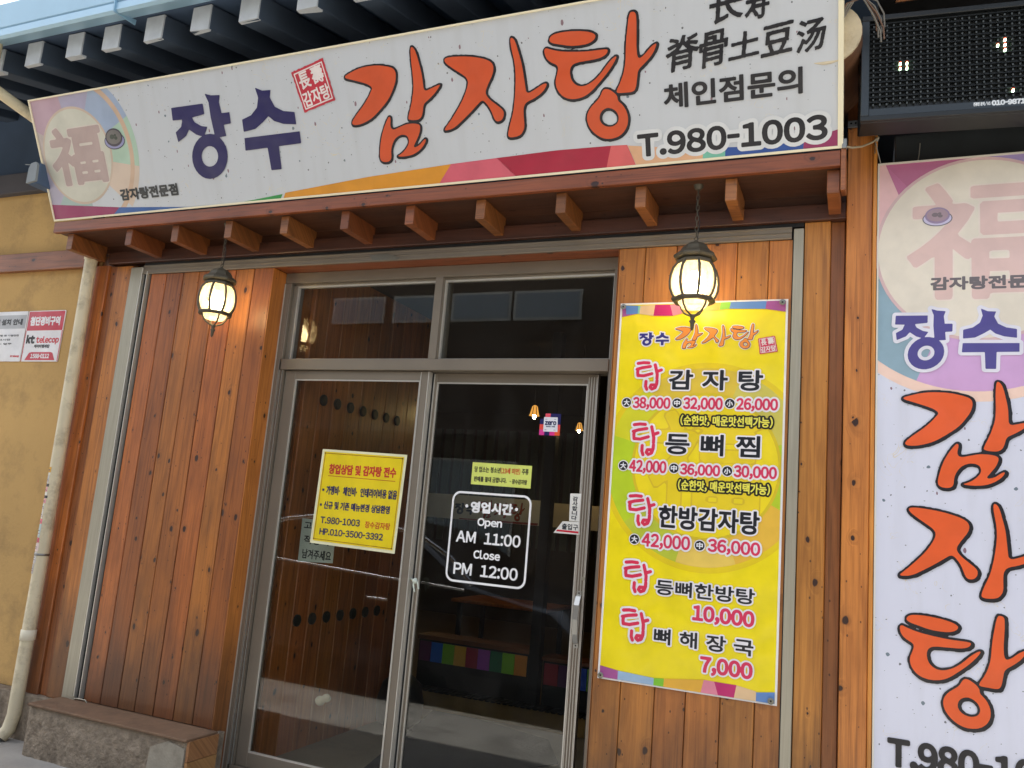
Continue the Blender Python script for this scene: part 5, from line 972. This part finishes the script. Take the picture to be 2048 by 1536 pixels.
for i,j,c in ((1,3,(240,90,110)),(2,3,(36,36,96)),(3,3,(36,36,96)),(0,1,(236,84,74)),(0,2,(36,36,96)),(0,0,(232,70,160)),(3,2,(36,36,96)),(3,1,(240,84,80)),(2,0,(232,60,150)),(3,0,(240,96,50)),(1,0,(36,36,96)),(1,1,(36,36,96)),(1,2,(36,36,96)),(2,1,(36,36,96)),(2,2,(36,36,96))):
    sheet('pixel_block',ze,[(zx+i*q,zz+j*q),(zx+(i+1)*q-.0002,zz+j*q),(zx+(i+1)*q-.0002,zz+(j+1)*q-.0002),(zx+i*q,zz+(j+1)*q-.0002)],gy,c)
sheet('white_square',ze,[(-1.4480,1.9680),(-1.3730,1.9680),(-1.3770,2.0400),(-1.4480,2.0400)],gy,(236,238,246),1)
lettering('zero',(-1.4400,2.0015,-1.3830,2.0190),ze,gy,[(.0016,(30,34,90),2)]); lettering('제로페이 가맹점',(-1.4350,1.9900,-1.3880,1.9965),ze,gy,[(.0003,(30,34,90),2)],res=16)
for a in ((-1.441,2.030,1,-1),(-1.384,2.030,-1,-1),(-1.441,1.976,1,1),(-1.384,1.976,-1,1)):
    sheet('corner_mark',ze,[(a[0],a[1]),(a[0]+.010*a[2],a[1]),(a[0]+.010*a[2],a[1]+.0015*a[3]),(a[0],a[1]+.0015*a[3])][::(1 if a[2]*a[3]>0 else -1)],gy,(30,34,90),2)
# security plates on the ochre wall
kr=thing('security_plate',(-4.89,.027,2.283),'red and white security company plate on the ochre wall','plate'); ky=.0285
sheet('plate',kr,rrect(-5.066,2.283,-4.722,2.622,.008,3),ky,(236,232,232),th=.004)
def ks(n,pts,c,lay): return sheet(n,kr,pts,ky-.0041,c,lay,th=.0004)
ks('red_panel',rrect(-5.060,2.489,-4.728,2.617,.006,3),(198,44,66),0)
ks('red_rim',[(-5.064,2.2860),(-5.0575,2.2860),(-5.0575,2.4888),(-5.064,2.4888)],(198,44,66),0); ks('red_rim',[(-4.7305,2.2860),(-4.7240,2.2860),(-4.7240,2.4888),(-4.7305,2.4888)],(198,44,66),0)
ks('red_tab',[(-5.030,2.291),(-4.752,2.291),(-4.780,2.340),(-4.800,2.345),(-4.975,2.345),(-4.998,2.340)],(198,44,66),0)
for s,b,c,g in (('첨단경비구역',(-5.033,2.5245,-4.762,2.5800),(238,232,232),.0034),('kt',(-5.040,2.4062,-4.970,2.4560),(34,32,36),.0050),('telecop',(-4.950,2.3965,-4.744,2.4486),(206,44,60),.0022),('케이티텔레캅',(-4.960,2.3735,-4.818,2.394),(60,56,60),.0012),('1588-0112',(-4.976,2.3055,-4.807,2.3320),(238,232,232),.0016)):
    lettering(s,b,kr,ky-.0041,[(g,c,1)],res=26)
kl=thing('camera_notice',(-5.3,.027,2.283),'white camera-surveillance notice cut by the left edge of the picture','plate')
sheet('plate',kl,rrect(-5.62,2.283,-5.074,2.622,.008,3),ky,(232,230,230),th=.004)
sheet('grey_band',kl,[(-5.61,2.505),(-5.082,2.505),(-5.082,2.597),(-5.61,2.597)],ky-.0041,(176,176,178),0,th=.0004)
lettering('CCTV 설치 안내',(-5.478,2.531,-5.113,2.569),kl,ky-.0041,[(.0028,(40,38,40),1)])
for i,(x0,x1) in enumerate(((-5.52,-5.125),(-5.52,-5.20),(-5.52,-5.18))):
    lettering(('설치목적 : 범죄예방 및 시설안전','촬영시간 : 24시간','관리책임자 : 업주')[i],(x0,2.452-i*.028,x1,2.464-i*.028),kl,ky-.0041,[(.0006,(80,78,80),1)],res=18)
lettering('kt telecop',(-5.170,2.310,-5.088,2.325),kl,ky-.0041,[(.0012,(206,44,60),1)],res=18)
# handwritten note inside
hn=thing('handwritten_note',(-2.77,.28,1.20),'grey handwritten note behind the left glass door, partly hidden by the yellow notice','note')
sheet('paper',hn,[(-2.880,1.203),(-2.649,1.215),(-2.652,1.44),(-2.884,1.44)],.28,(206,212,196))
for s,b in (('고기는',(-2.865,1.385,-2.70,1.425)),('적당히',(-2.855,1.305,-2.69,1.350)),('남겨주세요',(-2.855,1.225,-2.665,1.275))): lettering(s,b,hn,.28,[(.0014,(50,50,52),1.2)],res=24)
# ================================================================ INTERIOR
IFZ=.14
mb=MB(); mb.box(-3.0,.5,.236,2.02,.05,IFZ); obj('shop_floor',mb,paint('entry_floor',(142,130,108),.6,vary=.2,vscale=3,dirt=((90,84,72),3,.6)),kind='structure')
mb=MB(); mb.box(-7,1.0,2.021,6.6,.05,.255); obj('raised_floor',mb,paint('ondol_floor',(120,96,52),.4,vary=.1),kind='structure')
mb=MB(); mb.box(-7.1,1.1,.236,6.8,2.95,3.04); obj('shop_ceiling',mb,paint('ceiling_dark',(58,50,44),.9),kind='structure')
# left inner timber wall with two rows of round studs
iw=thing('inner_timber_wall',(-2.98,1.0,IFZ),'inner side wall of vertical pine planks with two rows of dark round studs','wall')
y=.245; k=0
while y<1.62:
    mb=MB(); yb=y+.1435; mb.prism([(-2.98,y),(-2.956,y),(-2.952,y+.004),(-2.952,yb-.004),(-2.956,yb),(-2.98,yb)],'z',IFZ,2.94); obj('plank',mb,W_IN,iw)
    mb=MB(); mb.box(-2.958,-2.9535,yb+.0002,y+.1458,IFZ,2.94); obj('seam_strip',mb,paint('pale_seam',(196,140,90),.6),iw)
    y+=.146; k+=1
mb=MB(); mb.box(-3.08,-2.981,.236,1.64,IFZ,2.94); obj('backing',mb,W_DARKER,iw)
for zz in (2.135,.865):
    for k in range(7):
        yc=.43+.1425*k; mb=MB(); vs=[(.0,)]
        mb.tube([(-2.952,yc,zz),(-2.942,yc,zz),(-2.938,yc,zz)],[.034,.034,.026],16,smooth=False); obj('round_stud',mb,paint('iron_stud',(38,42,40),.5,metal=.3),iw)
iw2=thing('back_room_wall',(-3,6.5,.25),'dark slatted back wall of the dining room','wall')
mb=MB(); mb.box(-7,1,6.5,6.7,.255,2.94); obj('wall_face',mb,paint('dark_wall',(64,56,48),.85),iw2)
x=-5.6
while x<-1.5: mb=MB(); mb.box(x,x+.10,6.46,6.499,1.2,2.7); obj('slat',mb,paint('slat_grey',(74,80,70),.6),iw2); x+=.16
iw3=thing('side_room_wall',(-6.9,3,.25),'far left wall of the dining room','wall'); mb=MB(); mb.box(-7.1,-7,1.66,6.8,.05,2.94); obj('wall_face',mb,paint('dark_wall',(64,56,48),.85),iw3); mb=MB(); mb.box(-7,-3.09,1.56,1.66,.05,2.94); obj('return_wall',mb,paint('dark_wall',(64,56,48),.85),iw3)
iw4=thing('right_room_wall',(1,3,.25),'right wall inside the shop','wall'); mb=MB(); mb.box(1.0,1.1,.3,6.8,.05,2.94); obj('wall_face',mb,paint('dark_wall',(64,56,48),.85),iw4); mb=MB(); mb.box(-1.05,1.0,.14,.26,.05,2.94); obj('front_return',mb,paint('dark_wall',(64,56,48),.85),iw4)
pg=thing('shell_ornament',(-2.6,.30,.47),'small beige shell-shaped ornament stuck low inside the left glass door','ornament')
mb=MB(); mb.lathe([(.004,-.05),(.022,-.042),(.027,-.02),(.019,0),(.024,.02),(.020,.036),(.006,.044)],(0,0,0),12)
mb.v=[(-2.622+z*.82+x*.55,.30+y,.507+z*.42-x*.80) for x,y,z in mb.v]; obj('shell',mb,paint('beige_shell',(206,190,160),.6,vary=.1,vscale=30),pg)
bg_=thing('black_bag',(-2.35,1.5,IFZ),'black bag on the floor against the inner timber wall','bag')
mb=MB(); mb.lathe([(.10,0),(.15,.03),(.16,.15),(.13,.26),(.07,.31),(.02,.32)],(-2.78,1.42,IFZ+.011),12); obj('body',mb,paint('bag_black',(26,26,28),.5),bg_)
mb=MB(); mb.tube([(-2.84,1.42,IFZ+.30),(-2.83,1.42,IFZ+.40),(-2.78,1.42,IFZ+.44),(-2.73,1.42,IFZ+.40),(-2.72,1.42,IFZ+.30)],.008,6); obj('strap',mb,paint('bag_black',(26,26,28),.5),bg_)
# step, tile strip
stp=thing('floor_step',(-2,2.0,IFZ),'yellowish concrete step up to the dining floor with a slatted black edge','step')
mb=MB(); mb.box(-3.05,.5,1.985,2.02,IFZ,.262); obj('riser',mb,paint('ochre_riser',(150,118,66),.9,vary=.2,vscale=6,bump=.4),stp)
mb=MB()
x=-3.0
while x<-.4: mb.box(x,x+.03,1.97,2.15,.263,.272); x+=.045
obj('grating',mb,DARK,stp,kind='stuff')
tl=thing('tiled_counter',(-2,2.2,.26),'low counter front faced with a row of multicoloured square tiles','counter')
mb=MB(); mb.box(-3.05,-2.16,2.115,2.30,.273,.60); obj('carcass',mb,DARK,tl)
mb=MB(); mb.box(-3.06,-2.15,2.10,2.32,.601,.63); obj('wooden_cap',mb,W_FASCIA,tl)
mb=MB(); mb.box(-2.05,-1.2,2.115,2.30,.273,.575); obj('carcass',mb,DARK,tl)
mb=MB(); mb.box(-2.06,-1.2,2.10,2.32,.576,.60); obj('wooden_cap',mb,W_FASCIA,tl)
TC=[(120,50,100),(50,120,220),(150,215,60),(250,190,70),(180,50,76),(190,100,200),(40,130,90),(150,225,60),(250,160,60)]
for i in range(9): 
    x=-3.04+i*.0965; mb=MB(); mb.box(x,x+.094,2.108,2.1145,.445,.585); obj('tile',mb,pr(TC[i],.3),tl)
for i,c in enumerate([(170,40,60),(90,40,90),(40,80,180),(110,170,60),(220,160,60),(150,60,120)]):
    x=-2.04+i*.105; mb=MB(); mb.box(x,x+.102,2.108,2.1145,.415,.56); obj('tile',mb,pr(c,.3),tl)
cp=thing('black_column',(-2.1,2.2,.26),'black square column beside the tiled counter','column'); mb=MB(); mb.box(-2.145,-2.065,2.06,2.14,.273,2.94); obj('shaft',mb,DARK,cp,bevel=.004)
mt=thing('door_mat',(-2.3,1.3,IFZ),'large dark grey mat on the floor inside the doors','mat'); mb=MB(); mb.prism([(-2.45,.50),(-1.86,.80),(-1.62,1.30),(-1.85,1.75),(-2.45,1.95),(-2.80,1.95)],'z',IFZ+.002,IFZ+.010); obj('rubber',mb,paint('mat_black',(38,38,36),.95,bump=.4),mt)
bn=thing('inner_banner',(-3.1,3.0,1.5),'long pale shop banner with the same lettering hanging inside the dining room','banner')
IY=3.0; mb=MB(); mb.box(-3.63,-2.50,IY,IY+.01,1.500,1.712); obj('sheet',mb,pr((206,200,186),.5),bn); mb=MB(); mb.box(-2.44,-1.6,IY,IY+.01,1.500,1.700); obj('sheet',mb,pr((196,180,150),.5),bn)
ob_=worg(bn); ib=lambda p:(-3.30-ob_.x+(p[0]-jx0)/(jx1-jx0)*.20,1.545-ob_.z+(p[1]-jz0)/(jz1-jz0)*.10)
shape([[DATA['JANG'][0]],[DATA['JANG'][1]],DATA['JANGo'],*[[l] for l in DATA['SU']]],bn,[(.002,(44,44,70),1,'letter')],-(IY-ob_.y),h=.004,sm=1,tf=ib)
il=lambda p:(-3.06-ob_.x+(p[0]-lx0)/(lx1-lx0)*.42,1.525-ob_.z+(p[1]-lz0)/(lz1-lz0)*.16)
for k in ('GAM','JA','TANG'): logo(k,bn,il,.24,-(IY-ob_.y),1,fill=(170,62,44),h=.004)
flat([[(-3.25-ob_.x,1.502-ob_.z),(-2.51-ob_.x,1.502-ob_.z),(-2.51-ob_.x,1.522-ob_.z),(-3.25-ob_.x,1.512-ob_.z)]],bn,(150,60,60),-(IY-ob_.y),1)
def pendant(x,y,z,s,label):
    t=thing('pendant_lamp',(x,y,z),label,'lamp','pendant lamps inside the shop')
    def lo(nm,mb,m): return obj(nm,mb,m,t,local=True)
    lo('shade',MB().lathe([(.052*s,0),(.048*s,.012*s),(.030*s,.085*s),(.012*s,.10*s)],(0,0,0),12,cap=False),emit('lit_shade',(255,176,80),.5))
    for k in range(8): a=k*math.pi/4; lo('shade_rib',MB().tube([(.053*s*math.cos(a),.053*s*math.sin(a),0),(.030*s*math.cos(a),.030*s*math.sin(a),.086*s)],.003,4),DARK)
    lo('bulb',MB().lathe([(.002,-.028*s),(.014*s,-.02*s),(.016*s,-.004*s),(.010*s,.03*s)],(0,0,0),12),emit('pendant_bulb',(255,222,150),160.0))
    lo('cord',MB().tube([(0,0,.10*s),(0,0,2.94-z)],.003,5),DARK)
pendant(-2.42,2.5,2.365,.85,'pendant lamp with a ribbed amber shade left of the payment sticker')
pendant(-2.035,2.5,2.26,.62,'small pendant lamp near the stile at the right of the glass')
pendant(-4.3,4.0,2.2,1.1,'pendant lamp deep in the dining room')
tb=thing('dining_table',(-3.2,4.2,.26),'low dark dining table inside the shop','table')
mb=MB(); mb.box(-3.7,-2.7,3.9,4.6,.70,.73); obj('tabletop',mb,W_IN,tb,bevel=.004)
for x in (-3.65,-2.79):
    for y in (3.95,4.51): mb=MB(); mb.box(x,x+.04,y,y+.04,.256,.699); obj('leg',mb,DARK,tb)
# ================================================================ ACROSS THE STREET (seen only in the glass)
opp=thing('opposite_building',(-7,-10.2,0),'brown building across the street with a row of pale windows mirrored in the transom glass','building')
mb=MB(); mb.box(-16,-3.2,-12,-10.0,0,7.4); obj('wall',mb,paint('opp_wall',(70,58,48),.9,vary=.1),opp)
for x0,x1,z0,z1 in ((-10.2,-8.95,5.25,5.80),(-8.75,-7.50,5.25,5.80),(-7.42,-6.16,5.25,5.82),(-6.10,-4.75,5.25,5.82),(-9.9,-8.2,1.0,2.6),(-7.6,-5.8,.1,2.6)):
    mb=MB(); mb.box(x0,x1,-9.999,-9.97,z0,z1); w_=obj('window',mb,paint('opp_frame',(190,190,184),.6),opp); mb=MB(); mb.box(x0+.05,x1-.05,-9.969,-9.96,z0+.05,z1-.05); obj('pane',mb,paint('opp_pane',(120,134,144),.08,spec=1.0),w_)
mb=MB(); mb.box(-16.2,-3,-9.98,-9.4,3.0,3.12); obj('canopy',mb,paint('opp_canopy',(70,60,54),.8),opp)
op2=thing('low_building',(2,-10.5,0),'low grey building across the street to the right','building'); mb=MB(); mb.box(-3.1,9,-12,-10.3,0,3.9); obj('wall',mb,paint('low_wall',(96,88,78),.9,vary=.1),op2); mb=MB(); mb.box(-3.1,9.2,-10.29,-10.1,3.7,4.0); obj('parapet',mb,paint('opp_canopy',(70,60,54),.8),op2)
# parked dark car behind the photographer, mirrored in the doors
car=thing('parked_car',(-4.2,-3.12,0),'dark parked car with bright window trim beside the kerb, mirrored in the glass doors','car')
CP=paint('car_black',(24,26,32),.18,coat=1.0)
CY=-3.12
prof=[(-6.35,.35),(-6.4,.62),(-6.25,.90),(-5.75,1.04),(-5.25,1.36),(-4.75,1.46),(-4.2,1.47),(-3.6,1.40),(-2.95,1.00),(-2.2,.86),(-1.95,.66),(-2.0,.32)]
mb=MB(); ns=11; vs=[]
for j in range(ns):
    t=-1+2*j/(ns-1); yw=.88*math.sin(t*math.pi/2)
    for x,z in prof: k=max(0,(z-.9)/.6); vs.append((x,CY+yw*(1-.18*k),z-(.05 if z>.9 else .03)*t*t))
n=len(prof); mb.add(vs,[(j*n+i,j*n+i+1,(j+1)*n+i+1,(j+1)*n+i) for j in range(ns-1) for i in range(n-1)],True); mb.add(vs[:n],[tuple(range(n))]); mb.add(vs[-n:],[tuple(range(n))[::-1]])
obj('body',mb,CP,car)
CHR=paint('chrome',(236,238,240),.10,metal=1.0)
mb=MB(); mb.tube([(-5.6,-2.28,1.02),(-5.25,-2.34,1.24),(-4.80,-2.36,1.38),(-4.43,-2.36,1.435),(-3.9,-2.36,1.42),(-3.49,-2.35,1.35),(-3.14,-2.31,1.18),(-2.90,-2.27,.98)],.020,8); obj('window_trim',mb,CHR,car)
mb=MB(); mb.tube([(-5.6,-2.225,1.00),(-4.80,-2.225,1.03),(-4.13,-2.225,1.00),(-2.95,-2.23,.94)],.012,6); obj('belt_trim',mb,CHR,car)
mb=MB(); mb.tube([(-3.80,-2.225,.80),(-3.60,-2.225,.795)],.012,6); obj('door_handle',mb,CHR,car)
for x in (-5.55,-2.75):
    for y in (-2.36,-3.88):
        mb=MB(); mb.tube([(x,y-.1,.33),(x,y+.1,.33)],.33,24); wh=obj('wheel',mb,DARK,car); mb=MB(); mb.tube([(x,y-.11,.33),(x,y+.11,.33)],.20,14); obj('rim',mb,paint('dark_rim',(70,72,76),.4,metal=.5),wh)
mb=MB(); mb.box(-6.1,-2.3,-3.75,-2.5,.2,.5); obj('underbody',mb,DARK,car)
